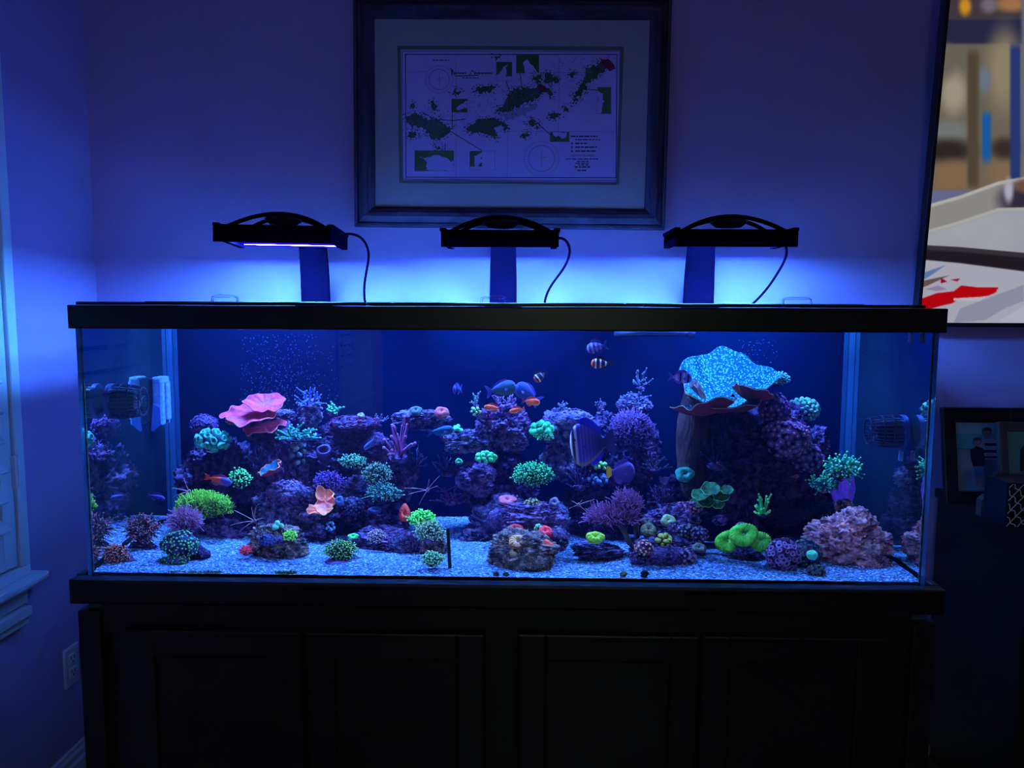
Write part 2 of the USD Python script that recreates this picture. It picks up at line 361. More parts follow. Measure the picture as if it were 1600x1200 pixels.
water_mat = usdkit.material(stage, '/World/Looks/water', {
    'g': ('geometry', {}), 's': ('separate_xyz', {}), 'ab': ('math', {'math_type': 'absolute'}), 'gt': ('math', {'math_type': 'greater_than', 'value2': 0.5}),
    'gl': ('glass_bsdf', {'color': (1, 1, 1), 'roughness': 0.0, 'IOR': IOR}), 'tr': ('transparent_bsdf', {'color': (1, 1, 1)}), 'm': ('mix_closure', {}), 'haze': ('scatter_volume', {'color': (0.12, 0.26, 1.0), 'density': 0.042, 'anisotropy': 0.3})},
    [('g.true_normal', 's.vector'), ('s.z', 'ab.value1'), ('ab.value', 'gt.value1'), ('gt.value', 'm.fac'), ('gl.BSDF', 'm.closure1'), ('tr.BSDF', 'm.closure2')], surface='m.closure', volume='haze.volume')
put('water', box(-0.9085, 0.9085, 0.0, 0.603, Z0 - 0.074, WATER_TOP), water_mat, tank)

# glass lids
lid_glass = pane('lid_glass', 1.25)
for i, (x0, x1, hx0, hx1, hy, lab) in enumerate(((125, 575, 332, 372, 474, 'clear glass lid on the left third of the aquarium'), (579, 1000, 752, 790, 476, 'clear glass lid on the middle third of the aquarium'), (1004, 1441, 1223, 1267, 477, 'clear glass lid on the right third of the aquarium'))):
    a, b = float(at(x0, 475, 0.02)[0]), float(at(x1, 475, 0.02)[0])
    t = thing('glass_cover', lab, 'lid', ((a + b) / 2, 0.3, RT), group='glass lids of the aquarium')
    put('front_glass', box(a, b, 0.006, 0.30, RT + 0.001, RT + 0.006), lid_glass, t)
    put('rear_glass', box(a, b, 0.310, 0.50, RT + 0.001, RT + 0.006), lid_glass, t)
    put('hinge_strip', box(a, b, 0.298, 0.312, RT + 0.001, RT + 0.010, 0.002), black_plastic, t)
    put('edge_strip', box(a, b, 0.003, 0.009, RT + 0.0005, RT + 0.007, 0.002), black_plastic, t)
    ha, hb = float(at(hx0, hy, 0.05)[0]), float(at(hx1, hy, 0.05)[0])
    zt = RT + 0.006
    hpts = [(ha, 0.05, zt), (ha + 0.001, 0.05, zt + 0.012), (ha + 0.008, 0.05, zt + 0.0145), (hb - 0.008, 0.05, zt + 0.0145), (hb - 0.001, 0.05, zt + 0.012), (hb, 0.05, zt)]
    put('lid_handle', tubes(np.array(hpts), np.full(6, 0.0028), 8), pane('handle_plastic', 1.6, (0.9, 0.97, 1.0)), t)

# ------------------------------------------------------------------ the three reef lights
lamp_black = look('lamp_black', (0.004, 0.002, 0.012), None, rough=0.6, spec=0.0)
lamp_violet, lamp_white = emitter('violet_leds', VIOLET, VIOLET_W), emitter('white_leds', WHITE, WHITE_W)
def reef_light(px0, px1, ptop, pbot, roll, post0, post1, label, cable, nod):
    y0, dep = 0.30, 0.175
    a, b = at(px0, pbot[0], y0), at(px1, pbot[1], y0)
    w = float(b[0] - a[0]); zb = float((a[2] + b[2]) / 2)
    h = float(at((px0 + px1) / 2, ptop, y0)[2]) - float(at((px0 + px1) / 2, (pbot[0] + pbot[1]) / 2, y0)[2])
    cx, cy = float((a[0] + b[0]) / 2), y0 + dep / 2
    t = thing('reef_light', label, 'aquarium light', (cx, cy, zb), group='reef lights over the aquarium')
    Rm = trimesh.transformations.rotation_matrix(math.radians(roll), [0, 1, 0]) @ trimesh.transformations.rotation_matrix(math.radians(-nod), [1, 0, 0], [0, -dep / 2, 0])
    def place(m):
        m.apply_transform(Rm); m.apply_translation([cx, cy, zb]); return m
    W, D, T = w / 2, dep / 2, 0.004
    rec, rec2 = 0.018, 0.016
    shell = [box(-W, W, -D, -D + T, 0, h, 0.0015), box(-W, W, D - T, D, 0.013, h, 0.0015), box(-W, -W + 0.016, -D, D, 0.008, h, 0.0015), box(W - 0.016, W, -D, D, 0.008, h, 0.0015), box(-W, W, -D, D, rec + 0.003, h, 0.002)]
    put('housing', place(join(shell)), lamp_black, t)
    put('end_cap', place(box(-W - 0.004, -W + 0.012, -D + 0.006, D - 0.006, h * 0.93, h + 0.005, 0.002)), lamp_black, t)
    put('end_cap', place(box(W - 0.012, W + 0.004, -D + 0.006, D - 0.006, h * 0.93, h + 0.005, 0.002)), lamp_black, t)
    for sx in (-1, 1):
        m = lathe([(0.0001, 0.0), (0.034, 0.0), (0.034, 0.002), (0.0001, 0.002)], 28)
        m.apply_scale([1.55, 1.0, 1.0]); m.apply_translation([sx * W * 0.47, 0, rec])
        put('led_cluster', place(m), lamp_white, t)
    ring = [box(-W + 0.018, W - 0.018, -D + 0.006, -D + 0.012, rec2, rec2 + 0.002), box(-W + 0.018, W - 0.018, D - 0.012, D - 0.006, rec2, rec2 + 0.002)]
    for m in ring:
        put('unseen_violet_strip', place(m), lamp_violet, t)
    # arched bracket over the housing and the fan hub below it
    xs = np.linspace(-W * 0.86, W * 0.86, 25)
    arch_h = float(at((px0 + px1) / 2, ptop - 22, y0 + 0.08)[2]) - float(at((px0 + px1) / 2, ptop, y0 + 0.08)[2])
    for yy in (-D * 0.62, D * 0.62):
        L = np.c_[xs, np.full(25, yy) * (0.55 + 0.45 * (xs / (W * 0.86)) ** 2), h - 0.002 + (arch_h + 0.004) * (1 - (xs / (W * 0.86)) ** 2)]
        put('arch_arm', place(tubes(L, np.full(25, 0.0052), 8)), lamp_black, t)
    hub = lathe([(0.0001, -0.014), (0.032, -0.012), (0.046, -0.002), (0.048, 0.003), (0.036, 0.006), (0.0001, 0.008)], 28)
    hub.apply_translation([0, 0, h + arch_h - 0.010])
    put('fan_hub', place(hub), look('fan_hub_grey', (0.03, 0.028, 0.05), None, rough=0.4), t)
    vent = [box(-0.022 + k * 0.007, -0.019 + k * 0.007, -0.03, 0.03, h + 0.0002, h + 0.003) for k in range(7)]
    put('vent_grille', place(join(vent)), lamp_black, t)
    # mounting post on the rear rim, leaning forward under the housing
    yb, yt = 0.600, 0.46
    q0, q1 = at(post0[0], 470, yb), at(post0[1], 470, yb)
    r0, r1 = at(post1[0], 390, yt), at(post1[1], 390, yt)
    K = 14
    V = []
    for k in range(K):
        s = k / (K - 1)
        e = s ** 2.2
        zc = RT + 0.004 + (zb + 0.012 - RT) * s
        xl, xr = q0[0] + (r0[0] - q0[0]) * e, q1[0] + (r1[0] - q1[0]) * e
        yc = yb + (yt - yb) * e
        xm = (xl + xr) / 2
        V += [(xl, yc + 0.004, zc), (xm, yc - 0.012, zc), (xr, yc + 0.004, zc), (xr, yc + 0.016, zc), (xl, yc + 0.016, zc)]
    V = np.array(V)
    F = grid_faces(K, 5, wrap=True)
    F = np.vstack([F, [[0, 2, 1], [0, 3, 2], [0, 4, 3]], (K - 1) * 5 + np.array([[0, 1, 2], [0, 2, 3], [0, 3, 4]])])
    post = trimesh.Trimesh(V, F, process=False); trimesh.repair.fix_normals(post)
    put('mounting_post', post, lamp_black, t, smooth=40)
    bx = float((q0[0] + q1[0]) / 2)
    base = lathe([(0.0001, 0.0), (0.054, 0.0), (0.054, 0.005), (0.045, 0.009), (0.0001, 0.010)], 28)
    base.apply_scale([1, 0.5, 1]); base.apply_translation([bx, 0.588, RT])
    put('post_base', base, lamp_black, t)
    pts = []
    for (u, v, yy) in cable:
        pts.append(at(u, v, yy))
    put('power_cord', wire(pts, 0.0034, 30, 7), lamp_black, t)
reef_light(332, 517, 351, (377, 381), 0.9, (470, 514), (466, 508), 'leftmost black reef light with a lit underside, arched arms on top', [(540, 366, .38), (560, 369, .42), (573, 384, .47), (575, 410, .53), (570, 440, .57), (571, 474, .60)], 3.6)
reef_light(689, 873, 359, (386, 386), 0.0, (765, 807), (767, 806), 'middle black reef light in front of the framed chart, arched arms on top', [(872, 372, .38), (884, 376, .42), (890, 392, .47), (880, 420, .53), (862, 445, .57), (851, 476, .60)], 0.0)
reef_light(1056, 1247, 358, (385, 386), 0.0, (1069, 1116), (1076, 1118), 'rightmost black reef light beside the television, arched arms on top', [(1226, 380, .42), (1228, 400, .47), (1216, 425, .53), (1195, 455, .58), (1176, 475, .60)], 0.0)

# ------------------------------------------------------------------ framed chart
FY = WY - 0.004
fc = [at(553, -2, FY), at(1050, -1, FY), at(1035.5, 360, FY), at(557, 355, FY)]
cxf = sum(p[0] for p in fc) / 4; czf = sum(p[2] for p in fc) / 4
fw = (np.linalg.norm(fc[1] - fc[0]) + np.linalg.norm(fc[2] - fc[3])) / 2
fh = (np.linalg.norm(fc[3] - fc[0]) + np.linalg.norm(fc[2] - fc[1])) / 2
tilt = math.atan2(fc[2][2] - fc[3][2], fc[2][0] - fc[3][0])
pic = thing('framed_chart', 'framed nautical chart of islands in a dark grooved frame on the wall', 'picture', (cxf, FY, czf))
Ft = trimesh.transformations.rotation_matrix(-tilt, [0, 1, 0], [cxf, 0, czf])
grey_wood = look('weathered_grey_wood', (0.028, 0.014, 0.034), (0.090, 0.050, 0.10), 30.0, 0.55, 0.25, 60.0, 0.3, stretch=(0.4, 1, 1))
grey_wood_v = look('weathered_grey_wood_upright', (0.028, 0.014, 0.034), (0.090, 0.050, 0.10), 30.0, 0.55, 0.25, 60.0, 0.3, stretch=(1, 1, 0.12))
prof = [(0.0, 0.0), (0.0, 0.020), (0.004, 0.026), (0.010, 0.026), (0.012, 0.021), (0.015, 0.027), (0.030, 0.033), (0.042, 0.030), (0.044, 0.026), (0.050, 0.023), (0.057, 0.016), (0.060, 0.010), (0.060, 0.0)]
def frame_side(k):
    hw, hh = fw / 2, fh / 2
    cs = [(-1, -1, 1, 1), (1, -1, -1, 1), (1, 1, -1, -1), (-1, 1, 1, -1)]
    pairs = ((0, 1), (1, 2), (2, 3), (3, 0))[k]
    V = []
    for e in pairs:
        sx, sz, ix, iz = cs[e]
        for (u, d) in prof:
            V.append((cxf + sx * hw + ix * u, FY - d, czf + sz * hh + iz * u))
    n = len(prof)
    F = [(i, i + 1, n + i) for i in range(n - 1)] + [(i + 1, n + i + 1, n + i) for i in range(n - 1)] + [(n - 1, 0, 2 * n - 1), (0, n, 2 * n - 1)]
    m = trimesh.Trimesh(V, F, process=False)
    m.apply_transform(Ft)
    return m
for k in range(4):
    put('frame_side', frame_side(k), grey_wood if k % 2 == 0 else grey_wood_v, pic)
mat_board = look('cream_mat_board', (0.44, 0.34, 0.38), None, rough=0.9, spec=0.1)
def quad_at(c, y):
    return [at(u, v, y)[[0, 2]] for u, v in c]
MY = FY - 0.006
outer = [(cxf + sx * (fw / 2 - 0.055), czf + sz * (fh / 2 - 0.055)) for sx, sz in ((-1, -1), (1, -1), (1, 1), (-1, 1))]
outer = [tuple((Ft @ np.array([x, 0, z, 1]))[[0, 2]]) for x, z in outer]
from shapely.geometry import Polygon, LineString, Point, MultiPolygon
from shapely.ops import unary_union
hole1 = Polygon(quad_at(((621, 72), (975, 73), (967, 289), (624, 286)), MY))
hole2 = Polygon(quad_at(((626, 77), (970, 78.5), (963, 285), (629, 282)), MY))
def flat(shape, y, t=0.0006):
    polys = [g for g in getattr(shape, 'geoms', [shape]) if g.geom_type == 'Polygon' and g.area > 1e-8]
    m = trimesh.util.concatenate([trimesh.creation.extrude_polygon(g, t, engine='earcut') for g in polys])
    m.vertices = np.c_[m.vertices[:, 0], y - m.vertices[:, 2], m.vertices[:, 1]]
    return m
put('mat_board', flat(Polygon(outer).difference(hole1), MY + 0.0004, 0.0024), mat_board, pic)
put('inner_mat', flat(hole1.buffer(0.004).difference(hole2), MY + 0.0012, 0.0012), look('dark_grey_mat', (0.16, 0.17, 0.16), None, rough=0.9, spec=0.1), pic)
PY = MY + 0.0024
put('chart_sheet', flat(hole2.buffer(0.006), PY + 0.0012, 0.0012), look('chart_paper', (0.62, 0.42, 0.92), (0.66, 0.46, 0.95), 14.0, 0.9, spec=0.1), pic)
land = look('chart_land_ink', (0.085, 0.11, 0.085), None, rough=0.9, spec=0.0)
ink = look('chart_line_ink', (0.05, 0.05, 0.08), None, rough=0.9, spec=0.0)
faint = look('chart_faint_ink', (0.22, 0.20, 0.40), None, rough=0.9, spec=0.0)
red_ink = look('chart_red_ink', (0.20, 0.03, 0.07), None, rough=0.9, spec=0.0)
shoal = look('chart_shoal_tint', (0.34, 0.30, 0.66), None, rough=0.9, spec=0.0)
def c2w(cx_, cy_):
    return at(540 + cx_ / 3.077, cy_ / 3.077, PY)[[0, 2]]
def ragged(pts, amp=7.0, seed=1, n=10):
    r = np.random.default_rng(seed)
    out = []
    for i in range(len(pts)):
        p, q = np.array(pts[i], float), np.array(pts[(i + 1) % len(pts)], float)
        k = max(2, int(np.linalg.norm(q - p) / n))
        for j in range(k):
            s = p + (q - p) * j / k
            out.append(s + (r.normal(0, amp * 0.5, 2) if j else r.normal(0, amp * 0.2, 2)))
    return Polygon([c2w(*s) for s in out]).buffer(0)
islands = [
    [(290, 562), (320, 548), (360, 555), (395, 575), (440, 572), (480, 600), (508, 622), (500, 640), (470, 662), (430, 672), (396, 655), (385, 625), (350, 612), (315, 600), (292, 590)],
    [(575, 618), (620, 592), (650, 572), (712, 566), (750, 582), (782, 612), (768, 626), (735, 606), (716, 612), (728, 650), (718, 668), (695, 648), (650, 640), (600, 640)],
    [(712, 535), (748, 512), (770, 490), (785, 445), (812, 425), (850, 422), (905, 424), (928, 405), (955, 418), (985, 432), (1000, 452), (985, 462), (955, 445), (935, 462), (905, 485), (870, 492), (835, 512), (800, 532), (755, 540)],
    [(962, 350), (985, 348), (1000, 372), (1024, 382), (1020, 398), (985, 396), (965, 404), (950, 392)], [(902, 368), (925, 360), (940, 380), (928, 398), (905, 392)],
    [(1155, 330), (1190, 310), (1212, 312), (1225, 290), (1250, 300), (1250, 340), (1225, 352), (1195, 380), (1170, 400), (1152, 398), (1148, 430), (1120, 462), (1100, 490), (1090, 514), (1095, 480), (1115, 430), (1140, 392), (1158, 362)],
    [(610, 435), (635, 420), (665, 412), (690, 418), (720, 414), (700, 432), (690, 448), (655, 444)], [(520, 440), (538, 424), (552, 438), (540, 456), (528, 450)],
    [(408, 492), (422, 484), (438, 505), (432, 535), (415, 520)], [(312, 502), (326, 498), (334, 516), (322, 524)], [(865, 590), (892, 574), (916, 580), (926, 612), (920, 634), (908, 606)],
    [(836, 655), (862, 642), (886, 646), (860, 664)], [(980, 560), (1000, 540), (1020, 535), (1034, 552), (1010, 566)], [(1046, 532), (1070, 518), (1072, 538)], [(1068, 368), (1088, 345), (1104, 352), (1098, 374)],
    [(430, 712), (446, 702), (454, 716), (438, 720)], [(700, 275), (730, 268), (748, 278), (720, 282)], [(296, 640), (320, 630), (346, 652), (310, 664)]]
for i, isl in enumerate(islands):
    put('island', flat(ragged(isl, 11.0, 10 + i, 6), PY - 0.0001, 0.0003), land, pic)
put('shoal_tint', flat(ragged([(735, 548), (800, 535), (855, 515), (905, 498), (935, 500), (890, 535), (840, 560), (775, 580)], 8.0, 60), PY - 0.0001, 0.00025), shoal, pic)
for i, pp in enumerate(([(1228, 290), (1268, 284), (1300, 330), (1270, 345), (1245, 332)], [(925, 422), (950, 412), (968, 428), (940, 445)])):
    put('reef_tint', flat(ragged(pp, 6.0, 61 + i), PY - 0.0004, 0.0003), red_ink, pic)
insets = [((725, 298, 800, 366), [(725, 366), (765, 318), (782, 306), (772, 340), (768, 366)]), ((820, 265, 930, 352), [(852, 300), (872, 285), (930, 352), (862, 352)]), ((510, 476, 585, 540), [(530, 518), (585, 484), (585, 520), (562, 524), (540, 530)]),
          ((1212, 420, 1276, 547), [(1212, 436), (1240, 450), (1234, 480), (1246, 488), (1236, 500), (1228, 547), (1212, 547)]), ((983, 635, 1075, 682), [(996, 635), (1012, 660), (1022, 650), (1040, 670), (1060, 662), (1066, 635)]),
          ((332, 724, 520, 822), [(350, 752), (380, 760), (440, 745), (495, 765), (508, 780), (520, 770), (520, 822), (385, 822), (390, 780)]), ((597, 727, 655, 800), [(620, 750), (650, 735), (655, 735), (655, 770), (640, 800), (622, 800), (618, 780)])]
for i, ((a, b, c, d), water) in enumerate(insets):
    r = Polygon([c2w(a, b), c2w(c, b), c2w(c, d), c2w(a, d)])
    put('inset_chart', flat(r.difference(ragged(water, 5.0, 80 + i)), PY - 0.0001, 0.0004), look('chart_inset_green', (0.10, 0.14, 0.075), None, rough=0.9, spec=0.0), pic)
def stroke(pts, w):
    return LineString([c2w(*p) for p in pts]).buffer(w, cap_style=2)
neat = [stroke([(288, 262), (1305, 262), (1300, 855), (290, 852), (288, 262)], 0.0011), stroke([(272, 246), (1318, 247), (1313, 868), (276, 862), (272, 246)], 0.0006)]
put('neat_line', flat(unary_union(neat), PY - 0.0001, 0.0005), ink, pic)
def ring(cx_, cy_, r, w):
    a = np.linspace(0, 2 * math.pi, 60)
    return stroke([(cx_ + r * math.cos(t), cy_ + r * math.sin(t)) for t in a], w)
for cx_, cy_, r in ((450, 382, 66), (942, 762, 84)):
    sh = [ring(cx_, cy_, r * 0.74, 0.0008)] + [stroke([(cx_ + r * q * math.cos(t), cy_ + r * q * math.sin(t)) for q in (0.95, 1.03)], 0.0009) for t in np.linspace(0, 2 * math.pi, 48)] + \
         [stroke([(cx_, cy_ - r * 0.5), (cx_, cy_ + r * 0.5)], 0.0005), stroke([(cx_ - r * 0.25, cy_), (cx_ + r * 0.3, cy_ - 8)], 0.0005)]
    put('compass_rose', flat(unary_union(sh), PY - 0.0001, 0.0004), faint, pic)
leaders = [[(770, 388), (785, 430)], [(838, 352), (856, 470)], [(1150, 430), (1212, 434)], [(512, 540), (512, 612)], [(505, 632), (655, 724)], [(926, 594), (985, 650)], [(478, 690), (478, 724)], [(370, 540), (430, 575), (520, 580), (580, 572)]]
for l in leaders:
    put('leader_line', flat(stroke(l, 0.0009), PY - 0.0001, 0.0005), ink, pic)
grat = [[(530, 262), (530, 852)], [(776, 262), (776, 852)], [(1026, 262), (1024, 640)], [(290, 345), (400, 345)], [(930, 350), (1190, 350)], [(760, 632), (1300, 632)]]
for l in grat:
    put('graticule_line', flat(stroke(l, 0.0004), PY - 0.0001, 0.0004), faint, pic)
r_ = np.random.default_rng(3)
dots = []
for _ in range(2600):
    x, y = r_.uniform(292, 1298), r_.uniform(266, 850)
    near = min(abs(y - (620 - 0.35 * (x - 300))) / 110, 1.6)
    if r_.random() < math.exp(-near * near * 1.8) * 0.9 + 0.06:
        s = r_.uniform(0.0006, 0.0013) * (1.5 if near < 0.7 else 1.0)
        p = c2w(x, y)
        dots.append(Polygon([p + (-s, -s * .6), p + (s, -s * .5), p + (s * .8, s * .6), p + (-s, s * .5)]))
put('soundings', flat(MultiPolygon(dots) if False else unary_union(dots), PY - 0.0001, 0.0004), faint, pic, kind='stuff')
edge_dots = []
for i, isl in enumerate(islands):
    g = ragged(isl, 11.0, 10 + i, 6)
    big = g.buffer(0.004)
    L = big.exterior if big.geom_type == 'Polygon' else big.geoms[0].exterior
    for _ in range(int(L.length / 0.0035)):
        q = L.interpolate(r_.uniform(0, L.length))
        s = r_.uniform(0.0006, 0.0022)
        x, z = q.x + r_.normal(0, 0.004), q.y + r_.normal(0, 0.003)
        edge_dots.append(Polygon([(x - s, z - s * .5), (x + s, z - s * .6), (x + s * .7, z + s * .7), (x - s * .6, z + s)]))
put('coastal_shoals', flat(unary_union(edge_dots), PY - 0.0001, 0.00045), land, pic, kind='stuff')
for (a, b, c, d) in ((725, 298, 800, 388), (510, 476, 585, 540), (983, 635, 1075, 682), (332, 724, 520, 822), (597, 727, 718, 818), (1206, 420, 1276, 547)):
    put('inset_border', flat(stroke([(a, b), (c, b), (c, d), (a, d), (a, b)], 0.00045), PY - 0.0001, 0.00042), faint, pic)
# handwritten line and the printed legend
hand = []
def scribble(x0, x1, y, seed, amp):
    r = np.random.default_rng(seed)
    xs = np.linspace(x0, x1, int((x1 - x0) / 3))
    return [(x, y - amp * abs(math.sin(i * 1.1 + r.uniform(-.4, .4))) + r.uniform(-1, 1)) for i, x in enumerate(xs)]
hand += [stroke([(506, 325), (512, 362), (512, 335), (524, 358), (530, 345)], 0.0010), stroke(scribble(530, 580, 358, 1, 9), 0.0010), stroke([(598, 360), (608, 338), (618, 346), (622, 360)], 0.0010), stroke(scribble(622, 706, 358, 2, 10), 0.0010), stroke([(525, 366), (640, 362)], 0.0012)]
put('handwriting', flat(unary_union(hand), PY - 0.0001, 0.0005), ink, pic)
rows = [(1082, 656, 1212, 4), (1104, 672, 1224, 3), (1104, 690, 1164, 4), (1104, 708, 1208, 4), (1104, 727, 1206, 4), (1062, 765, 1214, 3), (1112, 776, 1172, 3), (1104, 785, 1174, 3), (1118, 793, 1168, 3), (1100, 803, 1176, 4), (1115, 820, 1160, 4), (420, 290, 498, 3), (560, 375, 640, 3)]
leg = []
for x0, y, x1, hh in rows:
    r = np.random.default_rng(int(x0 + y))
    x = x0
    while x < x1:
        e = min(x1, x + r.uniform(8, 26))
        leg.append(Polygon([c2w(x, y - hh * .8), c2w(e, y - hh * .8), c2w(e, y + hh * .6), c2w(x, y + hh * .6)]))
        x = e + 4
leg += [Polygon([c2w(1084, y - 4), c2w(1092, y - 4), c2w(1092, y + 4), c2w(1084, y + 4)]) for y in (690, 708, 727)]
put('legend_lines', flat(unary_union(leg), PY - 0.0001, 0.0004), ink, pic, kind='stuff')
tm = meshkit.text_mesh('VIRGIN ISLANDS', 0.0052, 0.0004)
o = c2w(1084, 752)
tm.vertices = np.c_[tm.vertices[:, 0] * 1.15 + o[0], PY - 0.0001 - tm.vertices[:, 2], tm.vertices[:, 1] + o[1]]
put('chart_title', tm, ink, pic)

# ------------------------------------------------------------------ television
TYB = 0.655                                       # the screen's lower edge, tilted forward above
lean = math.radians(4.2)
tb = at(1437, 504, TYB)
tvx0, tvz0 = float(tb[0]), float(tb[2])
tvw, tvh = 1.66, 0.93
# the screen's x0 is set so that its left edge meets the bezel seen above the rim
def tvp(u, v, out=0.0):
    """u, v in metres on the screen from its lower left corner."""
    return np.array([tvx0 + u, TYB - v * math.sin(lean) - out * math.cos(lean), tvz0 + v * math.cos(lean) - out * math.sin(lean)])
tv = thing('television', 'large wall-mounted flat television showing a blurred bright workbench', 'television', (tvx0 + tvw / 2, TYB, tvz0))
def slab(u0, u1, v0, v1, o0, o1, r=0.002):
    m = box(u0, u1, -o1, -o0, v0, v1, r)
    V = m.vertices
    m.vertices = np.array([tvp(p[0], p[2], -p[1]) for p in V])
    return m
bz = 0.012
put('bezel', join(slab(-bz, 0, -bz, tvh + bz, -0.02, 0.004), slab(tvw, tvw + bz, -bz, tvh + bz, -0.02, 0.004), slab(0, tvw, -bz, 0.0, -0.02, 0.004), slab(0, tvw, tvh, tvh + bz, -0.02, 0.004)), black_plastic, tv)
put('back_cover', slab(-bz + 0.004, tvw + bz - 0.004, -bz + 0.004, tvh + bz - 0.004, -0.036, -0.003), black_plastic, tv)
put('wall_mount', box(tvx0 + 0.5, tvx0 + 0.94, TYB - 0.012, WY, tvz0 + 0.2, tvz0 + 0.5, 0.003), black_plastic, tv)
NU, NV = 340, 420
us, vs = np.meshgrid(np.linspace(0, tvw, NU), np.linspace(0, tvh, NV), indexing='ij')
us = tvw * (us / tvw) ** 1.9                      # finer on the near side
P = np.stack([tvx0 + us, TYB - vs * math.sin(lean), tvz0 + vs * math.cos(lean)], -1)
def srgb(c):
    c = np.asarray(c, float) / 255.0
    return np.where(c <= 0.04045, c / 12.92, ((c + 0.055) / 1.055) ** 2.4)
# the programme on the screen, painted in the screen's own coordinates
U = us / 0.276 * 160.0 + 1437.0                   # about one unit per photo pixel
D_ = P - CAM
depth_ = D_ @ FWD
U, V_ = 800 + FPX * (D_ @ RIGHT) / depth_, 600 - FPX * (D_ @ UP) / depth_
def ss(a, b, x):
    t = np.clip((x - a) / (b - a), 0, 1)
    return t * t * (3 - 2 * t)
col = np.zeros(U.shape + (3,)) + (118, 106, 92)
def over(mask, c):
    global col
    col = col * (1 - mask[..., None]) + np.asarray(c, float) * mask[..., None]
def blob(cx_, cy_, rx, ry, c, soft=0.6):
    d = np.sqrt(((U - cx_) / rx) ** 2 + ((V_ - cy_) / ry) ** 2)
    over(1 - ss(1 - soft, 1 + soft, d), c)
over(1 - ss(24, 36, V_), (70, 60, 70))
blob(1508, 10, 9, 14, (215, 150, 40)); blob(1580, 6, 26, 12, (170, 120, 80)); blob(1545, 8, 12, 12, (120, 110, 120))
over(ss(24, 34, V_) * (1 - ss(64, 74, V_)), (42, 42, 74))
over(ss(66, 76, V_) * (1 - ss(160, 200, V_)), (112, 105, 92))
blob(1490, 145, 20, 32, (168, 158, 138)); blob(1470, 95, 22, 26, (112, 105, 95)); blob(1482, 205, 30, 16, (122, 128, 125)); blob(1570, 110, 26, 60, (150, 138, 112)); blob(1538, 125, 10, 20, (110, 125, 140))
blob(1480, 236, 40, 18, (48, 42, 40)); blob(1488, 275, 32, 24, (140, 110, 82)); blob(1575, 270, 30, 22, (140, 112, 86)); blob(1570, 232, 22, 16, (60, 50, 46))
over(ss(1508, 1516, U) * (1 - ss(1524, 1534, U)) * ss(70, 90, V_) * (1 - ss(285, 300, V_)), (86, 74, 58))
over(ss(1532, 1537, U) * (1 - ss(1545, 1552, U)) * ss(168, 185, V_) * (1 - ss(240, 262, V_)), (30, 96, 170))
over(ss(1575, 1582, U) * (1 - ss(1592, 1597, U)) * ss(60, 80, V_), (42, 58, 120))
over(ss(1592, 1600, U), (110, 112, 130))
edge1 = np.interp(U, [1430, 1450, 1500, 1560, 1600, 1700, 3000], [322, 318, 304, 282, 275, 272, 272])
over(ss(1430, 1440, U) * ss(295, 300, V_), (108, 112, 150))
over(ss(0, 3, V_ - edge1), (190, 188, 182))
over(ss(5, 9, V_ - edge1), (150, 148, 146))
edge2 = np.interp(U, [1430, 1448, 1500, 1560, 1600, 1700, 3000], [366, 361, 346, 326, 325, 324, 324])
blob(1590, 312, 28, 22, (56, 48, 66)); blob(1600, 290, 14, 10, (120, 84, 70)); blob(1576, 298, 7, 18, (186, 182, 200))
over(ss(-2, 0, V_ - edge2), (184, 182, 172))
over(ss(2, 5, V_ - edge2), (168, 170, 180))
n_ = meshkit.fbm(np.stack([U / 40, V_ / 40, np.zeros_like(U)], -1), 3, 4)
over(ss(4, 8, V_ - edge2) * (n_ - 0.2) * 0.6, (186, 188, 194))
edge3 = np.interp(U, [1430, 1446, 1500, 1600, 1800], [383, 383, 386, 395, 412])
wid3 = np.interp(U, [1430, 1446, 1600, 1800], [22, 23, 29, 34])
over(ss(-1, 1, V_ - edge3), (60, 52, 60))
over(ss(5, 10, V_ - edge3), (34, 28, 38))
over(ss(-1.5, 1.5, V_ - edge3 - wid3), (178, 178, 194))
def poly(pts, c):
    m = np.zeros(U.shape)
    for du in (-0.5, 0.0, 0.5):
        for dv in (-0.5, 0.0, 0.5):
            k = np.zeros(U.shape, bool)
            x0, y0 = pts[-1]
            for x1, y1 in pts:
                cond = (y1 > V_ + dv) != (y0 > V_ + dv)
                xi = (x0 - x1) * (V_ + dv - y1) / (y0 - y1 if y0 != y1 else 1e-9) + x1
                k ^= cond & (U + du < xi)
                x0, y0 = x1, y1
            m += k / 9.0
    over(m, c)
poly([(1438, 428), (1478, 414), (1452, 432), (1438, 440)], (96, 130, 180)); poly([(1436, 440), (1484, 430), (1450, 446), (1434, 452)], (110, 86, 84)); poly([(1445, 452), (1466, 446), (1480, 452), (1464, 455)], (150, 140, 172))
poly([(1470, 434), (1480, 440), (1470, 443)], (150, 20, 40)); poly([(1485, 437), (1500, 435), (1496, 440)], (150, 20, 50))
poly([(1430, 470), (1464, 458), (1490, 455), (1502, 446), (1528, 449), (1560, 449), (1556, 457), (1540, 464), (1500, 466), (1488, 474), (1470, 478), (1430, 490)], (190, 6, 18))
poly([(1490, 466), (1530, 464), (1545, 462), (1530, 470), (1490, 470)], (196, 192, 206))
poly([(1500, 482), (1600, 445), (1600, 470), (1570, 482), (1540, 500), (1490, 505)], (150, 152, 176)); poly([(1560, 502), (1600, 478), (1650, 470), (1650, 505)], (186, 190, 206))
put('screen', (P.reshape(-1, 3), grid_faces(NU, NV)[:, [0, 2, 1]][:, ::-1]), painted('television_picture', emit=TV_GAIN), tv, colors=srgb(col.reshape(-1, 3)))

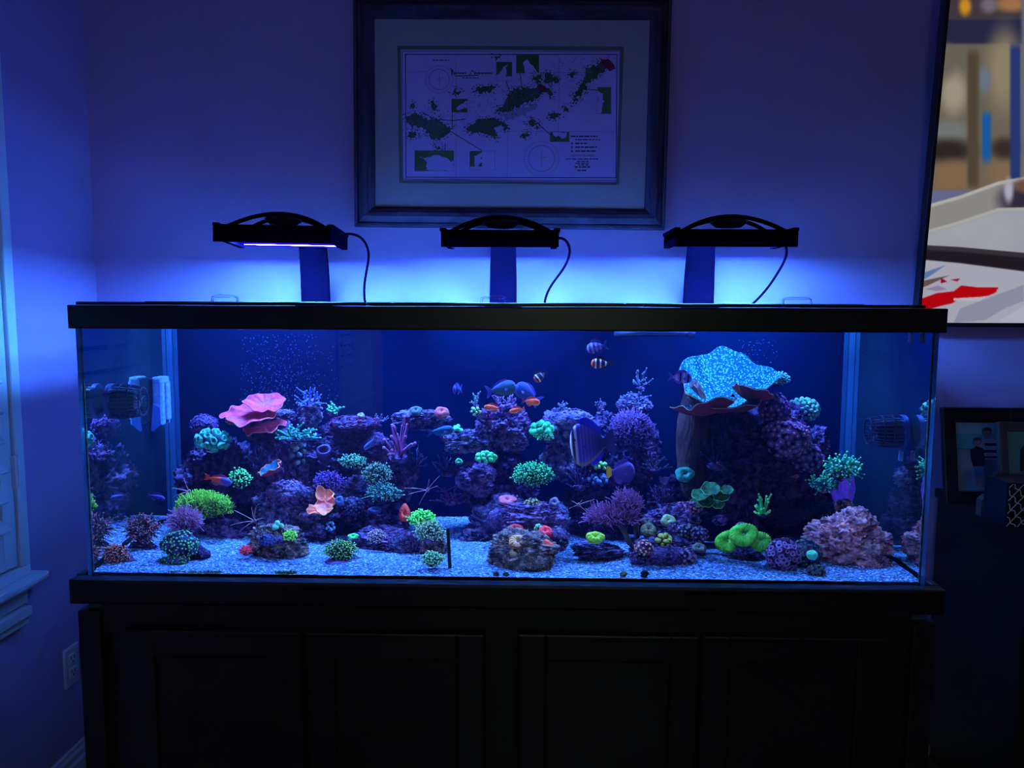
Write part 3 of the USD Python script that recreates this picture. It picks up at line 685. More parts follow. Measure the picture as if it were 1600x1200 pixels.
# ------------------------------------------------------------------ black console and what stands on it
con_z = 0.852
cx0 = float(at(1463, 765, WY - 0.01)[0])
con = thing('console_cabinet', 'low black console cabinet on the right of the aquarium stand', 'cabinet', (1.8, 0.45, 0))
dark_wood = look('black_console_wood', (0.010, 0.009, 0.011), None, rough=0.45, spec=0.35)
cl = max(cx0, 0.99)
put('body', box(cl, 2.7, 0.25, WY - 0.02, 0.06, con_z - 0.025, 0.003), dark_wood, con)
put('worktop', box(cl - 0.01, 2.71, 0.235, WY - 0.02, con_z - 0.025, con_z, 0.003), dark_wood, con)
for i in range(3):
    a = cl + 0.03 + i * 0.555
    d = put('door', box(a, a + 0.545, 0.232, 0.252, 0.09, con_z - 0.05, 0.003), dark_wood, con)
    put('knob', lathe([(0.0001, -0.02), (0.009, -0.018), (0.011, -0.010), (0.005, -0.004), (0.005, 0.0)], 14, 'y').apply_translation([a + 0.50, 0.232, 0.5]), dark_wood, d)
put('plinth', box(cl + 0.02, 2.68, 0.28, WY - 0.03, 0, 0.06), dark_wood, con)
def leaning_frame(name, label, px, yb, w, h, border, lean_deg, rotz, mat_frame, paint, cat='photo frame'):
    c = at(px[0], px[1], yb)
    t = thing(name, label, cat, (c[0], yb, con_z))
    A = trimesh.transformations.rotation_matrix(math.radians(rotz), [0, 0, 1]) @ trimesh.transformations.rotation_matrix(math.radians(-lean_deg), [1, 0, 0])
    def pl(m):
        m.apply_transform(A); m.apply_translation([c[0], yb, con_z]); return m
    b0, b1, b2, b3 = border                        # left, right, bottom, top
    put('frame', pl(join(box(0, b0, -0.018, 0, 0, h, 0.003), box(w - b1, w, -0.018, 0, 0, h, 0.003), box(b0 - .003, w - b1 + .003, -0.0174, 0, 0.0004, b2, 0.002), box(b0 - .003, w - b1 + .003, -0.0174, 0, h - b3, h - 0.0004, 0.002))), mat_frame, t)
    put('backing', pl(box(0.004, w - 0.004, -0.003, 0.004, 0.004, h - 0.004)), mat_frame, t)
    def leaf(x, z):
        return np.array([x, -0.006, z])
    for nm, pts, m, lay in paint:
        q = [((b0 + (w - b0 - b1) * u), (b2 + (h - b2 - b3) * v)) for u, v in pts]
        mm = flat(Polygon(q).buffer(0), -0.0046 - 0.0003 * lay, 0.0003)
        put(nm, pl(mm), m, t)
    return t, pl
pm = lambda n, c: look('print_' + n, c, None, rough=0.5, spec=0.3)
sea, sky_, sand_p, skin, navy, stripe, trous, shorts, hair = pm('sea', (.10, .42, .45)), pm('sky', (.30, .50, .52)), pm('beach', (.32, .34, .36)), pm('skin', (.30, .20, .18)), pm('navy', (.012, .016, .05)), pm('stripe', (.42, .46, .50)), pm('trousers', (.16, .18, .22)), pm('shorts', (.06, .24, .42)), pm('hair', (.06, .05, .05))
def oval(cx_, cy_, rx, ry, n=18):
    return [(cx_ + rx * math.cos(a), cy_ + ry * math.sin(a)) for a in np.linspace(0, 2 * math.pi, n, endpoint=False)]
two = [('photo_sky', [(0, .58), (1, .58), (1, 1), (0, 1)], sky_, 0), ('photo_sea', [(0, .60), (1, .60), (1, .84), (0, .84)], sea, 1), ('photo_beach', [(0, 0), (1, 0), (1, .62), (0, .62)], sand_p, 1),
       ('photo_legs', [(.52, .48), (.82, .48), (.96, .06), (.80, .04), (.70, .30), (.60, .04), (.46, .06)], trous, 2), ('photo_shirt', [(.46, .72), (.58, .76), (.74, .76), (.88, .66), (.86, .50), (.78, .46), (.52, .46), (.50, .6)], stripe, 3),
       ('photo_stripe', [(.56, .70), (.86, .70), (.87, .66), (.55, .66)], navy, 4), ('photo_stripe', [(.50, .60), (.86, .60), (.86, .56), (.50, .56)], navy, 4), ('photo_stripe', [(.52, .51), (.84, .51), (.82, .48), (.52, .48)], navy, 4),
       ('photo_head', oval(.60, .84, .085, .075), skin, 3), ('photo_hair', [(.51, .84), (.52, .91), (.60, .935), (.68, .91), (.69, .84), (.66, .88), (.54, .88)], hair, 4),
       ('photo_small_shirt', [(.28, .60), (.40, .66), (.52, .62), (.54, .40), (.50, .36), (.32, .36), (.28, .48)], navy, 5), ('photo_small_head', oval(.42, .71, .075, .065), skin, 5), ('photo_small_hair', [(.34, .71), (.35, .77), (.42, .79), (.49, .77), (.50, .71), (.47, .74), (.37, .74)], hair, 6),
       ('photo_shorts', [(.32, .36), (.50, .36), (.52, .22), (.34, .22)], shorts, 5), ('photo_small_legs', [(.36, .22), (.50, .22), (.48, .08), (.42, .08), (.42, .18), (.40, .08), (.36, .08)], skin, 4)]
fr_black = look('black_photo_frame', (0.010, 0.010, 0.013), None, rough=0.35, spec=0.4)
fr_taupe = look('taupe_photo_frame', (0.13, 0.11, 0.09), (0.10, 0.085, 0.075), 40.0, rough=0.5)
yb1 = 0.50
c1 = at(1484, 776, yb1)
ph = float(at(1464, 634, yb1 + 0.05)[2]) - con_z
sc = (1.62 + yb1) / FPX
leaning_frame('photo_frame', 'black frame with a beach photograph of two boys on the console', (1474, 776), yb1, 0.30, ph, (0.036, 0.114, 0.034, 0.042), 11, 0, fr_black, two)
yb2 = 0.40
head = [('photo_backdrop', [(0, 0), (1, 0), (1, 1), (0, 1)], pm('green', (.18, .45, .36)), 0), ('photo_face', oval(.62, .46, .36, .34), skin, 1), ('photo_hair', [(.22, .44), (.24, .74), (.46, .95), (.80, .95), (1, .80), (1, .60), (.80, .70), (.45, .62), (.32, .46)], hair, 2),
        ('photo_collar', [(.1, 0), (.3, .14), (.9, .12), (1, .2), (1, 0)], trous, 2), ('photo_eye', oval(.52, .46, .05, .018), hair, 3), ('photo_eye', oval(.80, .46, .05, .018), hair, 3), ('photo_mouth', oval(.66, .26, .09, .018), pm('lip', (.3, .1, .1)), 3)]
h2 = float(at(1555, 657, yb2 + 0.04)[2]) - con_z
leaning_frame('photo_frame', 'taupe frame with a portrait photograph in front of the black frame', (1562, 790), yb2, 0.20, h2, (0.022, 0.022, 0.026, 0.026), 11, 0, fr_taupe, head)
card = at(1534, 781, 0.36)
ct = thing('card_holder', 'small grey wedge-shaped card holder between the two photo frames', 'card holder', (card[0], 0.36, con_z))
zt = lambda px_, py_: at(px_, py_, 0.36)[[0, 2]]
put('wedge', prism([zt(1534, 783), zt(1536, 757), zt(1561, 741), zt(1568, 783)], 0.36, 0.385).apply_translation([0, 0, con_z - float(zt(1534, 783)[1])]), fr_taupe, ct)
# dark box with a white lattice print
bx0 = at(1571, 818, 0.262)
bt = thing('lattice_box', 'dark box with a white trellis lattice pattern at the console edge', 'box', (bx0[0] + 0.08, 0.30, con_z))
bh = float(at(1571, 748, 0.262)[2] - bx0[2])
put('body', box(bx0[0], bx0[0] + 0.16, 0.262, 0.36, con_z, con_z + bh, 0.003), look('navy_box', (0.010, 0.010, 0.02), None, rough=0.5), bt)
lat = []
pitch = 0.027
for i in range(-6, 9):
    for s in (1, -1):
        pts = []
        for k in range(0, 60):
            t_ = k / 59 * 0.22
            x = i * pitch + (t_ * 0.85 if s > 0 else 0.16 - t_ * 0.85) + 0.0022 * math.sin(t_ / pitch * 2 * math.pi * 1.55)
            pts.append((x, t_ + 0.0022 * math.sin(t_ / pitch * 2 * math.pi * 1.55)))
        lat.append(LineString(pts).buffer(0.0011))
lat = unary_union(lat).intersection(Polygon([(0.003, 0.002), (0.157, 0.002), (0.157, bh - 0.003), (0.003, bh - 0.003)]))
lm = flat(lat, 0.2622, 0.0006)
lm.apply_translation([bx0[0], 0, con_z])
put('lattice_pattern', lm, look('white_lattice', (0.75, 0.75, 0.78), None, rough=0.5), bt)

# ------------------------------------------------------------------ sand bed
def sand_height(x, y):
    x, y = np.asarray(x, float), np.asarray(y, float)
    back = np.clip(y / 0.59, 0, 1)
    low = 1 / (1 + np.exp(-(x - 0.25) / 0.10))
    h = 0.004 + 0.010 * np.clip(y / 0.2, 0, 1) - 0.058 * low * np.clip((y - 0.16) / 0.42, 0, 1) ** 1.2
    p = np.stack([x * 7.0, y * 7.0, x * 0], -1)
    h = h + 0.018 * (meshkit.fbm(p, 3, 5) - 0.5) * np.clip(y / 0.06, 0, 1)
    h = h + 0.030 * np.exp(-(((x + 0.80) / 0.10) ** 2 + ((y - 0.40) / 0.14) ** 2))
    h = h + 0.016 * np.exp(-(((x - 0.40) / 0.10) ** 2 + ((y - 0.12) / 0.07) ** 2))
    return Z0 + h
nx, ny = 900, 300
X, Y = np.meshgrid(np.linspace(-0.8997, 0.8997, nx), np.linspace(0.0015, 0.5968, ny), indexing='ij')
H = sand_height(X, Y) + 0.0022 * (meshkit.noise(np.stack([X * 340, Y * 340, X * 0], -1), 9) - 0.5)
sand_mat = usdkit.material(stage, '/World/Looks/aragonite_sand', {
    'g': ('geometry', {}), 'v': ('voronoi_texture', {'scale': 235.0}), 'r': ('rgb_ramp', {'ramp': [(0, (0.045, 0.05, 0.07)), (0.35, (0.14, 0.145, 0.21)), (0.8, (0.32, 0.29, 0.43)), (1, (0.78, 0.74, 0.9))]}), 'sx': ('separate_color', {}),
    'b': ('bump', {'strength': 0.7, 'distance': 0.003}), 'd': ('diffuse_bsdf', {})},
    [('g.position', 'v.vector'), ('v.color', 'sx.color'), ('sx.r', 'r.fac'), ('r.color', 'd.color'), ('v.distance', 'b.height'), ('b.normal', 'd.normal')], surface='d.BSDF')
V = np.stack([X, Y, H], -1).reshape(-1, 3)
sb = np.array([[-0.8997, 0.0015, Z0 - 0.066], [0.8997, 0.0015, Z0 - 0.066], [0.8997, 0.5968, Z0 - 0.066], [-0.8997, 0.5968, Z0 - 0.066]])
put('sand_bed', (V, grid_faces(nx, ny)[:, [0, 2, 1]][:, ::-1]), sand_mat, smooth=True, label='pale grainy sand bed on the bottom of the aquarium', category='sand', kind='stuff')

# ------------------------------------------------------------------ reef builders
LAMP = np.array([0.15, 0.40, 1.0])
def seen(rgb, lit=2.4):
    """The surface colour that reads as rgb under the lamps; fluorescent pigments return more red or green than falls on them."""
    return tuple(float(x) for x in np.clip(srgb(rgb) / (LAMP * lit), 0.0, 6.0))
def skin_mat(name, c1, c2=None, scale_=60.0, lit=2.4, bump=0.35, lo=0.4, hi=0.62, gloss=0.03):
    """Living tissue: diffuse with a little gloss, two tones by noise."""
    if name in mats:
        return mats[name]
    a = seen(c1, lit)
    b = seen(c2 if c2 is not None else c1, lit)
    mats[name] = usdkit.material(stage, '/World/Looks/' + name, {
        'g': ('geometry', {}), 'n': ('noise_texture', {'scale': scale_, 'detail': 4.0}), 's': ('map_range', {'from_min': lo, 'from_max': hi, 'clamp': True}), 'x': ('mix_color', {'a': a, 'b': b}),
        'bn': ('noise_texture', {'scale': scale_ * 5, 'detail': 3.0}), 'b': ('bump', {'strength': bump, 'distance': 0.003}),
        'd': ('diffuse_bsdf', {}), 'gl': ('glossy_bsdf', {'color': (1, 1, 1), 'roughness': 0.35}), 'm': ('mix_closure', {'fac': gloss})},
        [('g.position', 'n.vector'), ('g.position', 'bn.vector'), ('n.fac', 's.value'), ('s.result', 'x.fac'), ('x.result', 'd.color'), ('bn.fac', 'b.height'), ('b.normal', 'd.normal'), ('b.normal', 'gl.normal'),
         ('d.BSDF', 'm.closure1'), ('gl.BSDF', 'm.closure2')], surface='m.closure')
    return mats[name]
def col_mat(c1, c2=None, **kw):
    return skin_mat('tissue_' + '_'.join(str(int(x)) for x in (*c1, *(c2 or ()))), c1, c2, **kw)
rock_mats = {
    'purple': skin_mat('rock_purple', (44, 36, 118), (112, 96, 204), 55.0, bump=1.0, gloss=0.015),
    'dark': skin_mat('rock_dark', (26, 22, 86), (76, 64, 156), 50.0, bump=1.0, gloss=0.015),
    'blue': skin_mat('rock_blue', (44, 46, 136), (120, 126, 224), 60.0, bump=1.0, gloss=0.015),
    'brown': skin_mat('rock_brown', (50, 46, 80), (124, 112, 146), 60.0, bump=1.0, gloss=0.015),
    'pink': skin_mat('rock_pink', (92, 68, 120), (160, 126, 184), 45.0, bump=1.0, gloss=0.01),
    'column': skin_mat('rock_column', (50, 42, 66), (66, 56, 84), 18.0, bump=0.4, gloss=0.01)}
ICO = {k: trimesh.creation.icosphere(k) for k in (1, 2, 3, 4, 5)}
def lump(center, radii, seed, sub=4, amp=0.34, fine=0.10, freq=1.7, flat_bottom=None):
    d = ICO[sub].vertices
    p = d * freq + seed * 3.7
    r = 1 + amp * 2 * (meshkit.fbm(p, 3, seed) - 0.5) + fine * 2 * (1 - 2 * np.abs(meshkit.fbm(p * 3.2, 3, seed + 9) - 0.5) - 0.75)
    pit = np.clip(meshkit.noise(p * 4.5, seed + 21) - 0.72, 0, 1)
    r = r - 0.5 * pit * fine / 0.1 + 0.7 * fine * 2 * (meshkit.fbm(p * 8.5, 2, seed + 31) - 0.5)
    v = np.asarray(center) + d * r[:, None] * np.asarray(radii)
    if flat_bottom is not None:
        v[:, 2] = np.maximum(v[:, 2], flat_bottom)
    return trimesh.Trimesh(v, ICO[sub].faces, process=False)
def place_px(px, py, w, h, depth, dd=None):
    c = wet(px, py, depth)
    s = scale(depth)
    return c, np.array([w * s / 2, (dd if dd is not None else 0.45 * (w + h) * s / 2), h * s / 2])
GR = 'live rock of the reef'
def rock(label, px, py, w, h, depth, kind='purple', seed=None, dd=None, sub=5, lobes=5, amp=0.40, fine=0.20, nubs=None):
    c, r = place_px(px, py, w, h, depth, dd)
    seed = seed if seed is not None else int(px * 7 + py)
    rr = np.random.default_rng(seed)
    ms = [lump(c, r * (0.86 if lobes else 1.0), seed, sub, amp, fine)]
    for i in range(lobes):
        a = 2 * math.pi * (i + rr.uniform(-0.3, 0.3)) / lobes
        o = np.array([math.cos(a), rr.uniform(-0.7, 0.1), math.sin(a)]) * r * rr.uniform(0.5, 0.72)
        ms.append(lump(c + o, r * rr.uniform(0.26, 0.50) * rr.uniform(0.8, 1.25, 3), seed + i + 1, 4, amp, fine * 1.2))
    m = join(ms)
    def keep_in(v):
        v = np.array(v)
        v[:, 1] = np.clip(v[:, 1], 0.008, 0.588)
        v[:, 2] = np.maximum(v[:, 2], Z0 - 0.02)
        v[:, 0] = np.clip(v[:, 0], -0.893, 0.893)
        return v
    m = trimesh.Trimesh(keep_in(m.vertices), m.faces, process=False)
    t = thing('live_rock', label, 'rock', (c[0], c[1], m.vertices[:, 2].min()))
    put('rock_body', m, rock_mats[kind], t, smooth=True)
    # little knobs of coralline crust and stray polyps
    n = nubs if nubs is not None else int(min(300, 20 + w * h / 32))
    if n:
        f = rr.choice(len(m.faces), n * 2)
        P, N = m.triangles_center[f], m.face_normals[f]
        good = (N[:, 1] < 0.4) & (N[:, 2] > -0.5)
        P, s = P[good], scale(depth)
        R_ = s * rr.uniform(0.7, 2.6, (len(P), 1)) * rr.uniform(0.6, 1.3, (len(P), 3))
        h_ = len(P) // 2
        pal = NUBS[kind]
        if h_ > 3:
            put('coralline_knobs', trimesh.Trimesh(keep_in((b1 := balls(P[:h_], R_[:h_], 1)).vertices), b1.faces, process=False), col_mat(*pal[0]), t, smooth=True, kind='stuff')
            put('stray_polyps', trimesh.Trimesh(keep_in((b2 := balls(P[h_:], R_[h_:] * 0.8, 1)).vertices), b2.faces, process=False), col_mat(*pal[1]), t, smooth=True, kind='stuff')
    return t
NUBS = {'purple': (((87, 70, 187), (125, 105, 237)), ((67, 62, 175), (50, 37, 120))), 'dark': (((42, 35, 112), (75, 62, 162)), ((27, 25, 87), (57, 55, 145))), 'blue': (((80, 87, 200), (137, 150, 255)), ((55, 55, 150), (100, 105, 225))),
        'brown': (((87, 75, 120), (120, 105, 137)), ((62, 80, 100), (100, 87, 137))), 'pink': (((187, 130, 170), (237, 175, 200)), ((137, 100, 137), (175, 150, 150))), 'column': (((75, 57, 87), (75, 57, 87)), ((62, 50, 75), (75, 57, 87)))}
def fib(n, seed=0, up=-0.15):
    """n directions spread over the upper part of a sphere."""
    i = np.arange(n) + 0.5
    z = 1 - (1 - up) * i / n
    a = i * 2.399963 + seed
    s = np.sqrt(1 - z * z)
    return np.stack([s * np.cos(a), s * np.sin(a), z], -1)
def lean_dirs(d, toward=0.35):
    """Tip the dome a little towards the viewer."""
    a = -toward
    R = np.array([[1, 0, 0], [0, math.cos(a), -math.sin(a)], [0, math.sin(a), math.cos(a)]])
    return d @ R.T * 1.0
def balls(points, radii, sub=1):
    ico = ICO[sub]
    P, R = np.asarray(points), np.broadcast_to(np.asarray(radii, float).reshape(-1, 1) if np.ndim(radii) == 1 else np.asarray(radii, float), (len(points), 3) if np.ndim(radii) == 2 else (len(points), 1))
    V = (P[:, None] + ico.vertices[None] * R[:, None]).reshape(-1, 3)
    F = (ico.faces[None] + (np.arange(len(P)) * len(ico.vertices))[:, None, None]).reshape(-1, 3)
    return trimesh.Trimesh(V, F, process=False)
def torch(label, px, py, w, h, depth, c_tent, c_tip, n=110, thick=2.0, seed=None, tip=1.2, name='torch_coral', cat='coral', base='purple', long_=0.42, wild=0.13, group=None, toward=0.5):
    c, r = place_px(px, py, w, h, depth)
    seed = seed if seed is not None else int(px * 3 + py)
    rr = np.random.default_rng(seed)
    s = scale(depth)
    n = int(n * 1.8); thick = thick * 0.84
    d = lean_dirs(fib(n, seed, -0.25), -toward)
    d = d + rr.normal(0, 0.10, d.shape); d /= np.linalg.norm(d, axis=1, keepdims=True)
    K = 5
    tt = np.linspace(0, 1, K)
    bend = rr.normal(0, wild, (n, 1, 3)) * (tt ** 2)[None, :, None]
    lines = c + (d[:, None] * ((1 - long_) + long_ * tt)[None, :, None] + bend * 0.8) * r * rr.uniform(0.85, 1.08, (n, 1, 1))
    rad = thick * s * 0.5 * rr.uniform(0.8, 1.2, (n, 1)) * np.array([1.15, 1.1, 1.0, 0.9, 0.8])[None]
    t = thing(name, label, cat, (c[0], c[1], c[2] - r[2]), group=group)
    put('skeleton_base', lump(c - np.array([0, 0, 0.25]) * r, r * (0.62, 0.62, 0.75), seed, 3, 0.2, 0.1), rock_mats[base], t, smooth=True)
    put('tentacles', tubes(lines, rad, 5), col_mat(c_tent), t, smooth=True, kind='stuff')
    put('tentacle_tips', balls(lines[:, -1], thick * s * 0.5 * tip * rr.uniform(0.8, 1.15, n)), col_mat(c_tip), t, smooth=True, kind='stuff')
    return t
def polyp_dome(label, px, py, w, h, depth, c_disc, c_mid, n=70, size=4.0, seed=None, name='zoanthid_colony', base='dark', cat='coral', toward=0.9, cup=0.25, dd=None, rim=None):
    """A crust of small flower-like discs over a knobbly mound."""
    c, r = place_px(px, py, w, h, depth, dd)
    seed = seed if seed is not None else int(px * 5 + py)
    rr = np.random.default_rng(seed)
    s = scale(depth)
    t = thing(name, label, cat, (c[0], c[1], c[2] - r[2]))
    core = lump(c, r * 0.93, seed, 4, 0.22, 0.08)
    put('encrusted_base', core, rock_mats[base], t, smooth=True)
    d = lean_dirs(fib(n, seed, -0.55), -toward)
    d += rr.normal(0, 0.07, d.shape); d /= np.linalg.norm(d, axis=1, keepdims=True)
    # follow the mound's own surface
    from scipy.spatial import cKDTree
    k = cKDTree(ICO[4].vertices).query(d)[1]
    P = core.vertices[k]
    N = d / r; N /= np.linalg.norm(N, axis=1, keepdims=True)
    P = P + N * size * s * 0.22
    M_ = 10
    th = np.arange(M_) * 2 * math.pi / M_
    A = np.cross(N, [0.3, 0.2, 1.0]); A /= np.linalg.norm(A, axis=1, keepdims=True)
    B = np.cross(N, A)
    R_ = size * s * 0.5 * rr.uniform(0.7, 1.2, (n, 1, 1))
    wave = 1 + 0.12 * rr.normal(0, 1, (n, M_, 1))
    ringo = P[:, None] + (A[:, None] * np.cos(th)[:, None] + B[:, None] * np.sin(th)[:, None]) * R_ * wave + N[:, None] * R_ * cup
    foot = P[:, None] + (A[:, None] * np.cos(th)[:, None] + B[:, None] * np.sin(th)[:, None]) * R_ * 0.45 - N[:, None] * R_ * 0.9
    V = np.concatenate([ringo, foot, P[:, None]], 1)
    i = np.arange(M_); j = (i + 1) % M_
    F = np.concatenate([np.stack([np.full(M_, 2 * M_), i, j], -1), np.stack([i, i + M_, j], -1), np.stack([j, i + M_, j + M_], -1)])
    F = (F[None] + (np.arange(n) * (2 * M_ + 1))[:, None, None]).reshape(-1, 3)
    put('polyp_discs', trimesh.Trimesh(V.reshape(-1, 3), F, process=False), col_mat(c_disc), t, kind='stuff')
    put('polyp_centres', balls(P + N * R_[:, 0] * 0.08, R_[:, 0, 0] * 0.42), col_mat(c_mid), t, smooth=True, kind='stuff')
    return t
def branching(label, px, py, w, h, depth, c_br, c_tip, n=9, thick=3.0, seed=None, name='branching_coral', up=0.35, sub=3, base='purple', toward=0.3, cat='coral', group=None, knob=0.15):
    """A bush of tapering branches from one foot."""
    c, r = place_px(px, py, w, h, depth)
    seed = seed if seed is not None else int(px * 11 + py)
    rr = np.random.default_rng(seed)
    s = scale(depth)
    foot = c - np.array([0, 0, r[2] * 0.95])
    lines, rads, tips = [], [], []
    K = 6
    for d in lean_dirs(fib(n, seed, up), -toward):
        end = foot + np.array([d[0] * r[0], d[1] * r[1] * 0.8, max(d[2], 0.15) * 2 * r[2]]) * rr.uniform(0.8, 1.05)
        mid_ = (foot + end) / 2 + rr.normal(0, 0.12, 3) * r
        tt = np.linspace(0, 1, K)[:, None]
        L = (1 - tt) ** 2 * foot + 2 * tt * (1 - tt) * mid_ + tt ** 2 * end
        lines.append(L); rads.append(thick * s * 0.5 * np.linspace(1.25, 0.72, K) * (1 + knob * rr.normal(0, 1, K)))
        tips.append(L[-1])
        for _ in range(sub):
            k = rr.integers(2, K - 1)
            q = L[k]
            e = q + (end - foot) * rr.uniform(0.18, 0.36) + rr.normal(0, 0.20, 3) * r
            e[2] = max(e[2], q[2] + 0.05 * r[2])
            LL = q + (e - q) * tt + rr.normal(0, 0.02, (K, 3)) * r * tt
            lines.append(LL); rads.append(thick * s * 0.42 * np.linspace(1.0, 0.7, K) * (1 + knob * rr.normal(0, 1, K)))
            tips.append(LL[-1])
    t = thing(name, label, cat, tuple(foot), group=group)
    put('branches', tubes(np.array(lines), np.abs(np.array(rads)), 6), col_mat(c_br), t, smooth=True, kind='stuff')
    put('branch_tips', balls(np.array(tips), thick * s * 0.40), col_mat(c_tip), t, smooth=True, kind='stuff')
    put('encrusting_foot', lump(foot, np.array([0.45, 0.45, 0.25]) * r[[0, 0, 2]], seed, 3, 0.2), rock_mats[base], t, smooth=True)
    return t
def plate_mesh(c, rx, ry, seed, cup=0.25, ripple=0.10, waves=5, yaw=0.0, tilt=0.5, roll=0.0, thick=0.003, rough=0.03, lobes=0.18, RN=26, TN=96, arc=None, notch=None, bumps=0.0):
    """A wavy plate: returns (upper surface, underside, edge line). tilt leans it towards the viewer."""
    rr = np.random.default_rng(seed)
    th = np.linspace(0, 2 * math.pi, TN, endpoint=False)
    q = np.linspace(0, 1, RN)
    ph = rr.uniform(0, 6.28, 6)
    edge = 1 + lobes * (0.5 * np.sin(2 * th + ph[0]) + 0.35 * np.sin(3 * th + ph[1]) + 0.3 * np.sin(5 * th + ph[2]) + 0.2 * np.sin(9 * th + ph[3]))
    if notch is not None:
        for (a, wd, dp) in notch:
            dlt = (th - a + math.pi) % (2 * math.pi) - math.pi
            edge *= 1 - dp * np.exp(-(dlt / wd) ** 2)
    Q, TH = np.meshgrid(q, th, indexing='ij')
    X_, Y_ = rx * Q * edge * np.cos(TH), ry * Q * edge * np.sin(TH)
    size = (rx + ry) / 2
    Z_ = size * (cup * Q ** 2.0 + ripple * Q ** 1.8 * (np.sin(waves * TH + ph[4]) + 0.5 * np.sin((waves * 2 + 1) * TH + ph[5])))
    Pn = np.stack([X_, Y_, Z_ * 0], -1) / size
    Z_ = Z_ + size * rough * (meshkit.fbm(Pn * 5 + seed, 3, seed) - 0.5) * 2
    if bumps:
        Z_ = Z_ + size * bumps * np.clip(meshkit.noise(Pn * 17 + seed, seed + 2) - 0.55, 0, 1) * 4
    lowr = Z_ - thick - size * 0.05 * (1 - Q) ** 1.5
    def turn(Xa, Ya, Za):
        p = np.stack([Xa, Ya, Za], -1).reshape(-1, 3)
        cr, sr = math.cos(roll), math.sin(roll)
        p = p @ np.array([[cr, 0, -sr], [0, 1, 0], [sr, 0, cr]])
        ct, st_ = math.cos(tilt), math.sin(tilt)
        p = p @ np.array([[1, 0, 0], [0, ct, st_], [0, -st_, ct]])
        cy, sy = math.cos(yaw), math.sin(yaw)
        p = p @ np.array([[cy, sy, 0], [-sy, cy, 0], [0, 0, 1]])
        return p + c
    F = grid_faces(RN, TN, wrap=True)
    top = trimesh.Trimesh(turn(X_, Y_, Z_), F[:, [0, 2, 1]], process=False)
    bot = trimesh.Trimesh(turn(X_ * 0.995, Y_ * 0.995, lowr), F, process=False)
    line = turn(X_[-1], Y_[-1], (Z_[-1] + lowr[-1]) / 2)
    line = np.vstack([line, line[:1]])
    return top, bot, line
def plates(label, parts, c_top, c_under, c_edge, name='plate_coral', depth=0.4, edge=1.0, cat='coral', bump_mat=None, stem=None):
    """A colony of one or several plates. parts: (px, py, w px, d px, keyword arguments)."""
    c0 = wet(parts[0][0], parts[0][1], depth)
    t = thing(name, label, cat, tuple(c0))
    for (px, py, w, dpx, kw) in parts:
        dep = kw.pop('depth', depth)
        s = scale(dep)
        c = wet(px, py, dep)
        top, bot, line = plate_mesh(c, w * s / 2, dpx * s / 2, int(px + py), **kw)
        put('upper_surface', top, bump_mat or col_mat(c_top[0], c_top[1], scale_=40), t, smooth=True)
        put('underside', bot, col_mat(c_under), t, smooth=True)
        put('growth_edge', tubes(line, np.full(len(line), edge * s * 0.9), 6, cap=False), col_mat(c_edge), t, smooth=True)
    if stem:
        px, py, w, h, dep = stem
        c, r = place_px(px, py, w, h, dep)
        put('stem', lump(c, r, int(px), 3, 0.2), rock_mats['dark'], t, smooth=True)
    return t
def disc_coral(label, px, py, w, h, depth, c1, c2, seed=None, ridges=22, name='disc_coral', puff=0.5, mouth=True, facing=0.75, cat='coral'):
    """A fleshy round coral with radial folds and a sunken mouth, turned towards the viewer."""
    c, r = place_px(px, py, w, h, depth)
    seed = seed if seed is not None else int(px + 3 * py)
    RN, TN = 20, 88
    q = np.linspace(0, 1, RN); th = np.linspace(0, 2 * math.pi, TN, endpoint=False)
    Q, TH = np.meshgrid(q, th, indexing='ij')
    prof_ = np.sin(np.clip(Q, 0, 1) * math.pi * 0.93) ** 0.8 * puff + 0.10 * puff
    z = prof_ * (1 + 0.10 * np.sin(ridges * TH) * Q)
    z[-1] = -0.25
    wob = 1 + 0.06 * np.sin(3 * TH + seed) + 0.04 * np.sin(5 * TH + seed * 2)
    x, y = Q * wob * np.cos(TH), Q * wob * np.sin(TH)
    a = facing
    p = np.stack([x, y, z], -1).reshape(-1, 3)
    p = p @ np.array([[1, 0, 0], [0, math.cos(a), math.sin(a)], [0, -math.sin(a), math.cos(a)]])
    sc_ = np.array([r[0], max(r[0], r[2]) * 0.9, r[2] / max(0.35, math.sin(a) + 0.25)])
    t = thing(name, label, cat, tuple(c - np.array([0, 0, r[2]])))
    put('fleshy_disc', trimesh.Trimesh(c + p * sc_, grid_faces(RN, TN, wrap=True)[:, [0, 2, 1]], process=False), col_mat(c1), t, smooth=True)
    mp = np.array([0, 0, puff * 0.16]) @ np.array([[1, 0, 0], [0, math.cos(a), math.sin(a)], [0, -math.sin(a), math.cos(a)]])
    put('mouth', lump(c + mp * sc_, sc_ * 0.22, seed, 3, 0.1), col_mat(c2), t, smooth=True)
    put('skeleton_base', lump(c + np.array([0, r[0] * 0.3, -r[2] * 0.5]), r * (0.75, 0.75, 0.6), seed, 3, 0.2), rock_mats['dark'], t, smooth=True)
    return t
